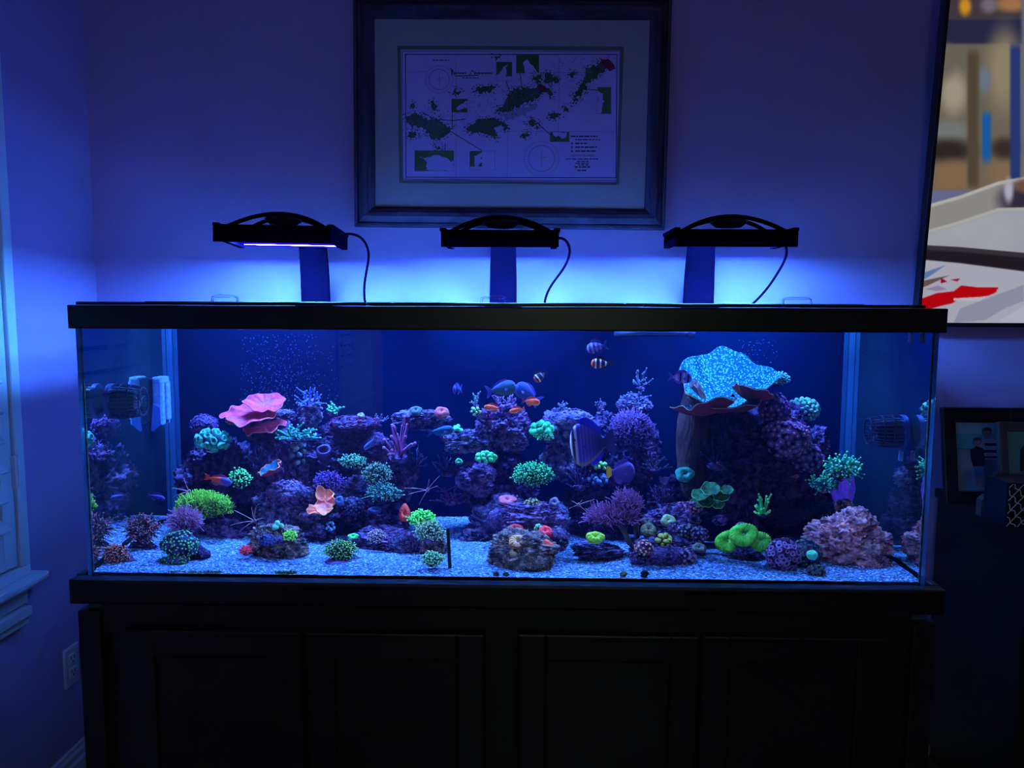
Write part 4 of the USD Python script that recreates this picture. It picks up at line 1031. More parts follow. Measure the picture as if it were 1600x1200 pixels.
def hairs(label, px, py, w, h, depth, c_base, c_hair, n=900, length=6.0, thick=1.0, seed=None, name='polyp_mat', lobes=3, base_r=0.86, cat='coral', up=-0.6):
    """A lumpy mat covered in fine upright polyps."""
    c, r = place_px(px, py, w, h, depth)
    seed = seed if seed is not None else int(px * 13 + py)
    rr = np.random.default_rng(seed)
    s = scale(depth)
    t = thing(name, label, cat, (c[0], c[1], c[2] - r[2]))
    cores = [lump(c, r * base_r, seed, 4, 0.28, 0.06)]
    for i in range(lobes):
        a = rr.uniform(0, math.pi)
        cores.append(lump(c + np.array([math.cos(a) * 0.6, -0.3, math.sin(a) * 0.35 - 0.1]) * r, r * rr.uniform(0.35, 0.5), seed + i, 4, 0.3, 0.06))
    core = join(cores)
    put('fleshy_mat', core, col_mat(c_base), t, smooth=True)
    area = core.area_faces
    f = rr.choice(len(area), n, p=area / area.sum())
    P = core.triangles_center[f]; N = core.face_normals[f]
    keep = N[:, 2] > up
    P, N = P[keep], N[keep]
    tt = np.linspace(0, 1, 4)
    L = P[:, None] + (N[:, None] * tt[None, :, None] + (rr.normal(0, 0.35, (len(P), 1, 3)) + np.array([0, 0, 0.25])) * (tt ** 2)[None, :, None]) * length * s * rr.uniform(0.6, 1.2, (len(P), 1, 1))
    put('polyps', tubes(L, np.full((len(P), 4), thick * s * 0.5) * np.array([1.2, 1.1, 1.0, 1.1]), 4), col_mat(c_hair), t, smooth=True, kind='stuff')
    return t
def heads(label, px, py, w, h, depth, n, size, c_head, c_mid, seed=None, name='trumpet_coral', ring=True, base='dark', toward=0.8, cat='coral'):
    """A cluster of separate round heads, each a ring with a pit."""
    c, r = place_px(px, py, w, h, depth)
    seed = seed if seed is not None else int(px * 17 + py)
    rr = np.random.default_rng(seed)
    s = scale(depth)
    t = thing(name, label, cat, (c[0], c[1], c[2] - r[2]))
    put('skeleton_base', lump(c - np.array([0, -0.1, 0.3]) * r, r * 0.72, seed, 4, 0.2), rock_mats[base], t, smooth=True)
    d = lean_dirs(fib(n, seed, -0.35), -toward)
    prof_ = [(0.001, -0.15), (0.20, -0.10), (0.38, 0.30), (0.58, 0.70), (0.78, 0.76), (0.95, 0.50), (1.0, 0.15), (0.85, -0.4), (0.55, -0.8), (0.3, -1.0)] if ring else [(0.001, 1.0), (0.3, 0.95), (0.6, 0.8), (0.85, 0.5), (1.0, 0.1), (0.9, -0.4), (0.5, -0.9)]
    for i in range(n):
        m = lathe(prof_, 20)
        v = m.vertices
        a = np.arctan2(v[:, 1], v[:, 0])
        k = 1 + 0.14 * np.sin(2 * a + rr.uniform(0, 6)) + 0.07 * np.sin(3 * a + rr.uniform(0, 6)) + 0.05 * np.sin(9 * a)
        v = v * np.stack([k, k, np.ones_like(k)], -1)
        N = d[i] / r; N /= np.linalg.norm(N)
        A = np.cross(N, [0.2, 0.1, 1.0]); A /= np.linalg.norm(A); B = np.cross(N, A)
        R_ = size * s * 0.5 * rr.uniform(0.8, 1.15)
        pos = c + d[i] * r * 0.86
        V = pos + (v[:, :1] * A + v[:, 1:2] * B + v[:, 2:3] * N) * R_
        put('coral_head', trimesh.Trimesh(V, m.faces, process=False), col_mat(c_head), t, smooth=True)
        if ring and size > 8:
            put('head_mouth', balls([pos - N * R_ * 0.05], R_ * 0.22, 2), col_mat(c_mid), t, smooth=True)
    return t

# ------------------------------------------------------------------ fish
def fish(name, label, px, py, length, depth, heading=0.0, tall=0.42, wide=0.16, paint=None, faces=-1, yaw=0.0, tail='fork', dorsal=0.12, anal=0.10, fin=(60, 60, 120), tail_c=None, nose=0.30, dors_c=None, group=None, lit=2.0):
    """A fish centred at the pixel, length in pixels. faces -1: head to the left. heading turns it in the picture, degrees."""
    c = wet(px, py, depth)
    L = length * scale(depth)
    bl = 0.80
    t = thing(name, label, 'fish', tuple(c), group=group)
    NU_, NT = 34, 22
    u = np.linspace(0, 1, NU_)
    hgt = tall * 0.5 * np.power(np.sin(np.pi * np.clip(u, 0, 1) ** (0.62 + 0.25 * nose)), 0.72) * (1 - 0.25 * u) + 0.030 * (1 - (2 * u - 1) ** 8)
    hgt = np.maximum(hgt, 0.004); hgt[0] = 0.006
    hgt = np.where(u > 0.85, np.maximum(hgt, 0.055 * tall / 0.42), hgt)
    wid = wide * 0.5 * np.power(np.sin(np.pi * np.clip(u, 0, 1) ** 0.55), 0.8) + 0.006
    th = np.linspace(0, 2 * math.pi, NT, endpoint=False)
    x = (u - 0.5) * bl
    V = np.stack([np.broadcast_to(x[:, None], (NU_, NT)), wid[:, None] * np.cos(th), hgt[:, None] * np.sin(th)], -1)
    cu, cv = np.broadcast_to(u[:, None], (NU_, NT)), np.broadcast_to(np.sin(th), (NU_, NT))
    colr = paint(cu, cv)
    ca, sa = math.cos(math.radians(heading)), math.sin(math.radians(heading))
    cy, sy = math.cos(math.radians(yaw)), math.sin(math.radians(yaw))
    def tr(p):
        p = np.asarray(p, float).reshape(-1, 3) * L
        if faces > 0:
            p = p * np.array([-1, 1, 1])
        p = np.stack([p[:, 0] * cy - p[:, 1] * sy, p[:, 0] * sy + p[:, 1] * cy, p[:, 2]], -1)
        return c + np.stack([p[:, 0] * ca - p[:, 2] * sa, p[:, 1], p[:, 0] * sa + p[:, 2] * ca], -1)
    F = grid_faces(NU_, NT, wrap=True)
    if faces > 0:
        F = F[:, [0, 2, 1]]
    put('body', (tr(V), F), painted('fish_scales', 0.35), t, smooth=True, colors=np.array([seen(k, lit) for k in colr.reshape(-1, 3)]))
    def finmesh(pts, th_=0.006):
        m = prism([(p[0], p[1]) for p in pts], -th_, th_)
        m.vertices[:, 1] *= 1.0
        v = tr(m.vertices)
        f = m.faces if faces < 0 else m.faces[:, ::-1]
        return trimesh.Trimesh(v, f, process=False)
    fm = col_mat(fin, lit=lit); tm_ = col_mat(tail_c or fin, lit=lit); dm = col_mat(dors_c or fin, lit=lit)
    xe = bl * 0.5
    ht = 0.055 * tall / 0.42
    if tail == 'fork':
        tp = [(xe - 0.02, ht), (xe + 0.10, tall * 0.40), (xe + 0.19, tall * 0.46), (xe + 0.11, 0.0), (xe + 0.19, -tall * 0.46), (xe + 0.10, -tall * 0.40), (xe - 0.02, -ht)]
    else:
        tp = [(xe - 0.02, ht), (xe + 0.08, tall * 0.28), (xe + 0.17, tall * 0.30), (xe + 0.19, 0.0), (xe + 0.17, -tall * 0.30), (xe + 0.08, -tall * 0.28), (xe - 0.02, -ht)]
    put('tail_fin', finmesh(tp), tm_, t)
    us_ = np.linspace(0.24, 0.86, 14)
    top_ = np.interp(us_, u, hgt)
    xx = (us_ - 0.5) * bl
    rise = dorsal * np.sin(np.pi * np.linspace(0.10, 0.97, 14)) ** 0.6
    put('dorsal_fin', finmesh([(a, b * 0.92) for a, b in zip(xx, top_)] + [(a + 0.05, b + r__) for a, b, r__ in zip(xx[::-1], top_[::-1], rise[::-1])]), dm, t)
    us_ = np.linspace(0.52, 0.86, 9)
    bot_ = -np.interp(us_, u, hgt)
    xx = (us_ - 0.5) * bl
    rise = anal * np.sin(np.pi * np.linspace(0.15, 0.97, 9)) ** 0.6
    put('anal_fin', finmesh([(a, b * 0.92) for a, b in zip(xx, bot_)] + [(a + 0.05, b - r__) for a, b, r__ in zip(xx[::-1], bot_[::-1], rise[::-1])]), dm, t)
    px_, pz_ = (0.30 - 0.5) * bl, -0.03
    for sgn in (-1, 1):
        wv = np.interp(0.30, u, wid)
        pts = np.array([(px_, sgn * wv * 0.95, pz_), (px_ + 0.11, sgn * (wv + 0.045), pz_ + 0.045), (px_ + 0.14, sgn * (wv + 0.06), pz_ - 0.01), (px_ + 0.10, sgn * (wv + 0.045), pz_ - 0.055)])
        off = np.array([0, sgn * 0.006, 0])
        m = trimesh.convex.convex_hull(np.vstack([pts, pts + off]))
        put('pectoral_fin', trimesh.Trimesh(tr(m.vertices), m.faces, process=False), fm, t)
        eu = 0.13
        ew, eh = np.interp(eu, u, wid), np.interp(eu, u, hgt)
        put('eye', balls(tr([[(eu - 0.5) * bl, sgn * ew * 0.86, eh * 0.32]]), 0.020 * L * (0.6 + tall), 2), col_mat((12, 10, 24), lit=lit), t, smooth=True)
    return t
def bands(base_c, stripes, top=None, belly=None):
    """stripes: (u centre, half width, colour)."""
    def f(u, v):
        c = np.broadcast_to(np.asarray(base_c, float), u.shape + (3,)).copy()
        if top is not None:
            k = ss(0.2, 0.9, v)[..., None]; c = c * (1 - k) + np.asarray(top, float) * k
        if belly is not None:
            k = ss(0.2, 0.9, -v)[..., None]; c = c * (1 - k) + np.asarray(belly, float) * k
        for uc, hw, cc in stripes:
            k = (1 - ss(hw * 0.8, hw * 1.2, np.abs(u - uc)))[..., None]
            c = c * (1 - k) + np.asarray(cc, float) * k
        return c
    return f

# ------------------------------------------------------------------ live rock, the back of the reef first
rock('dark rock pile under the pink plating coral', 345, 770, 130, 190, 0.46, 'dark')
rock('tall dark rock at the middle of the left mound', 440, 760, 110, 190, 0.47, 'purple')
rock('dark ledge rock carrying the dark red crust', 545, 700, 120, 90, 0.48, 'dark')
rock('wide rock below the purple torch coral', 560, 800, 150, 110, 0.42, 'dark')
rock('craggy rock behind the lilac finger coral', 620, 740, 70, 110, 0.46, 'purple')
rock('low rock at the left foot of the left mound', 340, 840, 110, 70, 0.34, 'purple')
rock('rough rock under the purple button polyps', 445, 800, 100, 80, 0.36, 'blue')
rock('long low rock on the sand between left mound and green torch', 605, 848, 130, 50, 0.26, 'purple', lobes=4)
rock('rounded rock behind the black-based small green anemone', 490, 845, 70, 60, 0.30, 'dark')
rock('small knobbly rock at the top of the left mound', 485, 645, 40, 44, 0.47, 'blue')
rock('flat rock beside the teal table coral', 440, 650, 50, 22, 0.46, 'blue')
rock('thin rock spire with pale knobs on the left mound', 466, 740, 34, 60, 0.40, 'blue')
rock('overhanging rock arm between the left and centre mounds', 660, 655, 90, 32, 0.42, 'blue', lobes=5, amp=0.5)
rock('ledge rock with the pale cyan ball on it', 730, 690, 80, 40, 0.40, 'blue', lobes=5, amp=0.45)
rock('rock tower under the orange fish', 790, 668, 90, 78, 0.42, 'purple', lobes=5, amp=0.42)
rock('dark inner rock of the centre mound', 775, 760, 120, 120, 0.44, 'dark', lobes=5)
rock('rock shelf below the green button colony', 745, 745, 70, 56, 0.38, 'purple', lobes=4)
rock('dark rock wall behind the centre mound', 800, 830, 140, 110, 0.36, 'dark', lobes=4)
rock('scrubby purple rock left of the striped fish', 880, 668, 84, 62, 0.42, 'blue', lobes=5, amp=0.45)
rock('branchy blue rock below the teal bubble coral', 875, 720, 60, 60, 0.44, 'blue', lobes=6, amp=0.5)
rock('dark rock behind the purple star polyps', 960, 720, 130, 150, 0.48, 'dark', lobes=4)
rock('low dark rock behind the lilac anemone', 930, 810, 120, 110, 0.46, 'dark', lobes=4)
rock('shelf rock below the highest small branch coral', 990, 632, 54, 34, 0.46, 'blue', lobes=4)
rock('brown column under the big cyan cup coral', 1082, 690, 50, 190, 0.36, 'column', lobes=0, amp=0.10, fine=0.03, dd=0.045, nubs=0)
rock('large dark rock under the big cyan cup coral', 1155, 720, 150, 190, 0.42, 'dark', lobes=4)
rock('dark rock shoulder under the purple polyp cascade', 1225, 700, 80, 130, 0.40, 'dark')
rock('broad dark rock at the right of the reef', 1235, 800, 150, 130, 0.42, 'dark', lobes=4)
rock('dark rock behind the mushroom corals', 1060, 790, 110, 100, 0.42, 'dark', lobes=4)
rock('front rock with a blue button colony and a green anemone on top', 430, 850, 92, 72, 0.16, 'brown')
rock('small stalk rock under the brown torch near the left glass', 226, 858, 42, 34, 0.20, 'dark')
rock('small purple rock under the rusty polyps by the left seam', 192, 878, 46, 22, 0.09, 'purple')
rock('small rock with white specks beside the green-dotted dome', 310, 866, 36, 26, 0.13, 'dark')
rock('dark pillar rock under the bright green torch', 680, 862, 48, 56, 0.19, 'brown')
rock('wide crusted rock at the front of the centre mound', 818, 862, 110, 76, 0.11, 'brown', lobes=5)
rock('crusted rock above the front of the centre mound', 828, 812, 110, 60, 0.24, 'purple', lobes=5)
rock('flat black rock with a green mushroom on the sand', 932, 860, 84, 26, 0.15, 'dark')
rock('dark front rock crowded with button polyps', 1046, 862, 118, 54, 0.15, 'dark', lobes=5)
rock('dark rock stacked behind the crowded button polyps', 1050, 822, 96, 72, 0.24, 'purple', lobes=4)
rock('dark base rock under the bright green open brain', 1160, 872, 72, 34, 0.18, 'dark')
rock('large pinkish brown rock at the right front of the tank', 1318, 850, 136, 104, 0.19, 'pink', lobes=6, sub=5, amp=0.40, fine=0.18)
rock('low pinkish brown rock at the right foot by the glass', 1362, 884, 56, 44, 0.14, 'pink', lobes=4, amp=0.42, fine=0.18)
rock('small brown knob rock holding the teal frogspawn', 1318, 792, 30, 26, 0.24, 'brown')
rock('dark rock slope right of the purple polyp cascade', 1262, 722, 70, 110, 0.40, 'dark')
rock('blue-tinged rock in the right rear corner', 1268, 752, 70, 60, 0.44, 'blue', lobes=4)

for (u, v, w, h, dep, lab, c1, c2) in ((700, 722, 50, 40, 0.42, 'dim violet sea fan twigs in the gap left of the centre mound', (70, 54, 150), (96, 80, 190)), (706, 772, 60, 30, 0.40, 'dim magenta twigs low in the gap left of the centre mound', (80, 50, 150), (104, 74, 180)),
        (650, 716, 40, 30, 0.44, 'faint twigs behind the lilac finger coral', (60, 56, 140), (90, 86, 180)), (1020, 720, 46, 30, 0.40, 'grey-blue bushy coral left of the brown column', (70, 76, 150), (110, 116, 190)),
        (1035, 770, 40, 44, 0.36, 'dim violet bush above the mint disc coral', (60, 46, 130), (90, 70, 170)), (405, 715, 44, 34, 0.37, 'dim blue twigs under the pink plating coral', (50, 50, 130), (80, 80, 180)),
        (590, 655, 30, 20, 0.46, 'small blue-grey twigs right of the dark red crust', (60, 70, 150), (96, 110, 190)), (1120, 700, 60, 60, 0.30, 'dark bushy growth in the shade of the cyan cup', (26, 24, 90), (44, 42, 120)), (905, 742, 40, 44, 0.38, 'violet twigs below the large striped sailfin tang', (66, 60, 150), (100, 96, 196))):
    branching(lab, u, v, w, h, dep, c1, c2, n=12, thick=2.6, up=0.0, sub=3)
# ------------------------------------------------------------------ corals of the left mound
plates('pink plating coral in stacked tiers at the top left of the reef', [
    (394, 646, 96, 60, dict(tilt=0.50, cup=0.10, ripple=0.07, lobes=0.22, roll=-0.10)), (414, 632, 58, 46, dict(tilt=0.62, cup=0.22, ripple=0.06, roll=0.15)), (376, 652, 46, 40, dict(tilt=0.5, cup=0.05, ripple=0.09)), (412, 667, 66, 46, dict(tilt=0.30, cup=0.02, ripple=0.08, roll=-0.12))],
    ((190, 72, 140), (150, 54, 124)), (84, 36, 90), (222, 130, 180), depth=0.40, stem=(402, 676, 40, 40, 0.44))
polyp_dome('rounded purple button colony behind the cyan trumpet coral', 319, 664, 44, 36, 0.46, (92, 78, 205), (50, 40, 130), n=110, size=4.6)
heads('cyan trumpet coral on the left edge of the reef', 333, 688, 58, 36, 0.38, 20, 12.0, (70, 196, 236), (20, 84, 130))
branching('spiky blue staghorn on the top of the left mound', 484, 620, 44, 32, 0.45, (56, 84, 200), (110, 150, 250), n=12, thick=3.2, up=0.05)
branching('teal table coral beside the pink plating coral', 463, 675, 76, 26, 0.38, (36, 130, 160), (84, 200, 224), n=18, thick=4.2, up=-0.05, sub=3)
branching('small teal-green coral right of the spiky blue staghorn', 521, 640, 28, 18, 0.44, (40, 130, 140), (90, 220, 190), n=9, thick=4.0)
polyp_dome('dark red flat crust of polyps on the left mound', 552, 662, 84, 26, 0.42, (84, 22, 92), (48, 14, 74), n=170, size=4.6, dd=0.06)
disc_coral('small pale coral button on the dark red crust', 564, 649, 12, 9, 0.40, (130, 150, 190), (70, 90, 150))
branching('lilac finger coral with upright branches on the left mound', 622, 684, 66, 70, 0.37, (112, 72, 172), (150, 112, 215), n=8, thick=6.5, up=0.30, sub=1, knob=0.10)
heads('pale knobby coral on the thin rock spire', 466, 708, 24, 46, 0.38, 12, 9, (96, 140, 186), (60, 90, 150), ring=False)
# ring sponge
def sponge(label, px, py, w, h, depth, c_out):
    c, r = place_px(px, py, w, h, depth)
    t = thing('cup_sponge', label, 'sponge', tuple(c - np.array([0, 0, r[2]])))
    m = lathe([(0.30, -1.0), (0.62, -0.8), (0.90, -0.2), (1.0, 0.45), (0.95, 0.78), (0.80, 0.92), (0.62, 0.80), (0.52, 0.4), (0.42, -0.3), (0.001, -0.5)], 36)
    v = np.asarray(m.vertices) @ np.array([[1, 0, 0], [0, math.cos(.55), math.sin(.55)], [0, -math.sin(.55), math.cos(.55)]])
    v = v * (1 + 0.08 * (meshkit.fbm(v * 4, 3, 3) - 0.5))[:, None]
    put('sponge_wall', trimesh.Trimesh(c + v * np.array([r[0], r[0], r[2] * 1.0]), m.faces, process=False), col_mat(c_out, tuple(int(x * .7) for x in c_out)), t, smooth=True)
sponge('purple ring-shaped cup sponge on the left mound', 507, 711, 26, 28, 0.39, (82, 72, 178))
torch('teal-green torch coral at the centre of the left mound', 551, 722, 40, 24, 0.36, (36, 110, 144), (104, 200, 200), n=140, thick=2.3)
torch('pale teal torch coral in the middle of three on the left mound', 589, 742, 44, 36, 0.32, (46, 100, 140), (124, 182, 206), n=180, thick=2.1)
torch('teal-green hammer coral lowest of three on the left mound', 600, 772, 46, 26, 0.28, (40, 98, 140), (100, 180, 200), n=150, thick=2.1, long_=0.7, wild=0.35)
torch('violet torch coral on the left mound', 513, 755, 44, 36, 0.32, (62, 42, 190), (112, 90, 240), n=170, thick=2.2)
plates('salmon-pink ruffled leather coral below the violet torch', [(508, 784, 34, 40, dict(tilt=1.0, cup=0.35, ripple=0.20, waves=3, lobes=0.3, depth=0.28)), (500, 796, 36, 26, dict(tilt=0.7, cup=0.2, ripple=0.16, waves=4, depth=0.27))],
       ((226, 146, 150), (186, 104, 140)), (150, 80, 110), (240, 176, 160), depth=0.28, name='leather_coral')
plates('blue bowl coral with a red underside on the left mound', [(426, 738, 42, 40, dict(tilt=0.26, cup=0.50, ripple=0.08, roll=-0.42, lobes=0.22, depth=0.33))], ((40, 118, 190), (30, 84, 160)), (150, 62, 84), (200, 110, 120), depth=0.34, name='bowl_coral')
hairs('bright green fuzzy mushroom mat at the left of the reef', 316, 790, 96, 46, 0.30, (50, 116, 44), (116, 206, 92), n=3000, length=4.0, thick=1.6, lobes=4)
hairs('fuzzy violet leather coral below the bright green mat', 289, 816, 46, 36, 0.22, (70, 52, 120), (134, 104, 200), n=800, length=9.0, thick=1.1, lobes=1)
torch('round coral with mint-green specks above the bright green mat', 375, 749, 36, 30, 0.33, (20, 70, 84), (96, 236, 190), n=90, thick=2.4, tip=1.5)
polyp_dome('violet button colony on the slope of the left mound', 448, 772, 74, 44, 0.33, (86, 76, 186), (140, 130, 230), n=150, size=4.4, base='purple')
polyp_dome('dim violet button patch beside the salmon leather coral', 480, 778, 30, 34, 0.31, (70, 66, 160), (120, 112, 210), n=60, size=4.0)
disc_coral('oval blue disc coral right of the salmon leather coral', 530, 782, 14, 18, 0.27, (64, 92, 206), (36, 50, 140), mouth=True, facing=1.2)
polyp_dome('blue-violet button patch below the pale teal torch', 552, 790, 36, 30, 0.30, (72, 76, 180), (110, 120, 220), n=70, size=4.2)
disc_coral('flat blue disc coral on the lower left mound', 586, 797, 22, 12, 0.27, (56, 70, 176), (30, 40, 120))
polyp_dome('small grey-violet polyps on the lower edge of the left mound', 484, 807, 34, 20, 0.29, (96, 84, 150), (60, 52, 110), n=50, size=4.4)
disc_coral('salmon-red plate coral at the right end of the left mound', 632, 802, 18, 36, 0.30, (220, 84, 92), (160, 40, 70), facing=1.25, puff=0.3)
heads('small sky-blue polyp cluster low on the left mound', 516, 823, 14, 18, 0.26, 9, 5, (96, 150, 240), (40, 70, 160), ring=False)
# ------------------------------------------------------------------ left foreground
torch('brown-violet torch coral on a stalk near the left glass', 223, 829, 48, 42, 0.19, (66, 46, 90), (160, 126, 176), n=200, thick=2.0, wild=0.3)
torch('rusty brown polyp clump at the front left corner', 181, 867, 40, 34, 0.08, (96, 62, 100), (188, 142, 164), n=220, thick=1.8)
polyp_dome('dome of mint-green star polyps at the front left', 281, 851, 60, 46, 0.11, (50, 140, 130), (160, 255, 220), n=190, size=4.8, base='dark')
polyp_dome('small skirt of green star polyps under the mint dome', 272, 876, 46, 16, 0.08, (30, 104, 76), (110, 240, 150), n=70, size=4.2, base='dark')
polyp_dome('blue button cluster on the front rock', 418, 844, 26, 18, 0.11, (72, 110, 226), (40, 60, 150), n=40, size=4.6)
torch('small lime-green anemone on the front rock', 453, 838, 22, 18, 0.12, (60, 190, 80), (150, 250, 130), n=60, thick=2.2)
heads('tiny pale cyan cap coral on the front rock', 434, 822, 13, 11, 0.14, 3, 10, (120, 230, 250), (60, 150, 200), ring=False)
torch('little crimson anemone at the left foot of the front rock', 384, 861, 18, 16, 0.11, (150, 36, 84), (220, 80, 130), n=50, thick=2.0)
polyp_dome('lilac polyp patch on the front rock between blue and green', 436, 845, 18, 14, 0.12, (96, 84, 190), (60, 50, 130), n=26, size=4.4)
torch('olive and violet branching hammer coral on a black disc', 533, 861, 50, 34, 0.13, (56, 96, 110), (120, 200, 140), n=150, thick=2.4, long_=0.7)
d = wet(530, 878, 0.11)
tt_ = thing('frag_disc', 'thin black disc under the olive hammer coral on the sand', 'coral mount', tuple(d))
put('disc', lathe([(0.0001, 0.004), (0.030, 0.004), (0.033, 0.001), (0.030, -0.004), (0.0001, -0.004)], 30).apply_translation(d), rock_mats['dark'], tt_)
torch('small grey-violet torch coral behind the black disc', 588, 839, 26, 24, 0.19, (80, 84, 160), (160, 164, 226), n=90, thick=2.2)
disc_coral('bright green leaf-like coral on the low rock', 552, 838, 18, 10, 0.22, (64, 206, 130), (30, 120, 80), facing=0.9)
hairs('violet algae mat on the long low rock', 630, 856, 64, 40, 0.20, (44, 34, 96), (84, 66, 150), n=700, length=4.0, thick=1.2)
torch('neon green torch coral at the centre left', 660, 812, 40, 30, 0.20, (44, 190, 104), (120, 250, 160), n=150, thick=2.8)
torch('grey-green long-tentacled torch just below the neon green torch', 672, 832, 48, 34, 0.16, (70, 120, 140), (160, 214, 206), n=150, thick=2.2, long_=0.8, wild=0.14)
torch('small pale teal torch coral at the front beside the black stick', 676, 874, 36, 24, 0.05, (56, 140, 160), (150, 230, 220), n=100, thick=2.6)
bp = [wet(700, 826, 0.07), wet(701, 850, 0.065), wet(703, 888, 0.06)]
sk = thing('feeding_stick', 'thin black stick standing in the sand before the green torch', 'stick', tuple(bp[2]))
put('stick', tubes(np.array(bp), np.array([0.0035, 0.004, 0.0045]), 8), black_plastic, sk)
put('stick_foot', lump(wet(690, 892, 0.055), (0.030, 0.012, 0.006), 4, 3, 0.3), rock_mats['dark'], sk, smooth=True)
# ------------------------------------------------------------------ centre mound
branching('lilac tufted branch coral left of the tang fish', 779, 623, 22, 20, 0.42, (80, 78, 180), (140, 140, 236), n=9, thick=2.6)
branching('violet bottlebrush coral behind the orange fish', 799, 627, 24, 24, 0.43, (84, 70, 170), (130, 120, 220), n=10, thick=2.8)
branching('thin pale blue twig coral at the top of the centre mound', 744, 624, 20, 22, 0.41, (70, 120, 190), (140, 210, 240), n=5, thick=2.4, up=0.4)
heads('pale lime polyps at the left shoulder of the centre mound', 743, 642, 16, 14, 0.38, 9, 5, (130, 226, 190), (60, 140, 120), ring=False)
heads('glowing cyan ball coral on the ledge rock', 714, 671, 15, 12, 0.36, 5, 8, (96, 226, 236), (50, 150, 190), ring=False)
disc_coral('rose-red round coral on the rock arm', 690, 644, 24, 18, 0.38, (160, 82, 126), (110, 50, 90))
disc_coral('blue-grey round coral beside the rose-red one', 650, 642, 20, 16, 0.38, (70, 100, 140), (40, 60, 110))
heads('turquoise bubble coral left of the striped fish', 846, 671, 36, 24, 0.34, 14, 11, (70, 226, 200), (30, 130, 150), ring=False)
torch('turquoise bubble tips hanging below the bubble coral', 849, 682, 28, 14, 0.33, (46, 150, 150), (110, 230, 220), n=50, thick=2.8)
torch('big mint-green torch coral in the centre of the tank', 833, 743, 58, 40, 0.28, (28, 116, 130), (76, 214, 176), n=260, thick=2.5)
heads('pale green knob coral at the upper left of the centre mound', 759, 715, 34, 18, 0.33, 16, 8, (80, 216, 176), (180, 250, 220), ring=False)
disc_coral('tiny round green coral left of the pale green knobs', 717, 721, 12, 12, 0.34, (60, 180, 150), (30, 100, 100), facing=1.1)
disc_coral('pink saucer coral on the centre mound', 793, 781, 30, 16, 0.24, (176, 84, 140), (110, 44, 100), puff=0.35)
polyp_dome('yellow-green spotted button colony right of the pink saucer', 831, 789, 26, 20, 0.23, (96, 110, 104), (206, 214, 130), n=40, size=5.4)
disc_coral('periwinkle ball coral right of the spotted buttons', 866, 785, 17, 19, 0.24, (112, 122, 206), (60, 66, 150), facing=1.1)
polyp_dome('violet button patch at the left of the lower centre mound', 782, 810, 44, 34, 0.24, (84, 78, 184), (50, 44, 130), n=90, size=4.4, base='purple')
polyp_dome('blue-grey button patch in the middle of the centre mound', 826, 810, 44, 24, 0.22, (86, 100, 176), (130, 150, 220), n=80, size=4.4)
polyp_dome('slate-blue button patch at the right of the centre mound', 868, 812, 46, 60, 0.26, (66, 76, 156), (100, 116, 200), n=150, size=4.2)
disc_coral('crimson frilled mushroom at the left of the front mound', 805, 829, 26, 22, 0.16, (160, 50, 76), (100, 24, 50), ridges=16)
disc_coral('bright crimson round mushroom at the right of the front mound', 852, 831, 24, 20, 0.15, (196, 46, 84), (130, 26, 56), ridges=14)
disc_coral('orange-red frilled mushroom low on the front mound', 853, 854, 24, 22, 0.09, (206, 84, 70), (140, 44, 50), ridges=16)
disc_coral('beige ruffled mushroom at the centre of the front mound', 809, 847, 32, 22, 0.08, (188, 146, 134), (130, 90, 100), ridges=12, puff=0.6)
disc_coral('dull beige mushroom below the ruffled one', 806, 863, 26, 18, 0.07, (136, 116, 108), (90, 72, 80), ridges=12)
polyp_dome('grey-green button patch at the upper left of the front mound', 790, 846, 30, 26, 0.10, (90, 112, 124), (160, 196, 180), n=46, size=5.4)
heads('three pale aqua beads at the top of the front mound', 842, 824, 16, 9, 0.17, 5, 6, (90, 200, 200), (40, 110, 130), ring=False)
polyp_dome('dark olive button crust on the face of the front mound', 825, 876, 90, 46, 0.085, (50, 54, 62), (96, 108, 104), n=170, size=5.6, base='brown')
polyp_dome('violet fan of buttons at the right of the front mound', 872, 842, 34, 40, 0.16, (74, 74, 150), (110, 112, 190), n=70, size=5.0)
# ------------------------------------------------------------------ right of centre
hairs('bush of violet star polyps right of the striped fish', 986, 672, 66, 66, 0.42, (40, 30, 104), (104, 86, 206), n=1500, length=5.5, thick=1.5, lobes=3)
branching('small slate-blue staghorn at the very top behind the reef', 1001, 593, 30, 28, 0.46, (54, 74, 140), (92, 120, 186), n=7, thick=3.4, up=0.3)
branching('flat blue staghorn shelf below the slate staghorn', 990, 622, 52, 22, 0.45, (56, 76, 170), (96, 124, 220), n=16, thick=3.2, up=-0.05)
branching('blue tuft coral at the upper left of the striped fish', 879, 636, 22, 20, 0.42, (60, 84, 160), (110, 140, 214), n=9, thick=2.6)
branching('thin lilac sprig coral between the tuft and the star polyps', 938, 634, 26, 26, 0.44, (66, 64, 140), (100, 110, 190), n=6, thick=2.8, up=0.4)
polyp_dome('purple button crust on the scrubby rock', 895, 656, 70, 34, 0.39, (78, 72, 170), (120, 116, 214), n=130, size=4.4, base='blue')
hairs('lilac sun anemone with a long body at the right of the centre', 956, 808, 76, 30, 0.20, (80, 52, 130), (124, 90, 196), n=1000, length=9.0, thick=1.5, lobes=2)
hairs('upper lobe of fine lilac tentacles on the sun anemone rock', 982, 789, 36, 34, 0.20, (80, 52, 130), (124, 90, 196), n=500, length=9.0, thick=1.4, lobes=0)
st1, st2 = [wet(968, 818, 0.21), wet(976, 832, 0.21), wet(984, 850, 0.21)], [wet(992, 802, 0.22), wet(994, 820, 0.22), wet(995, 840, 0.22)]
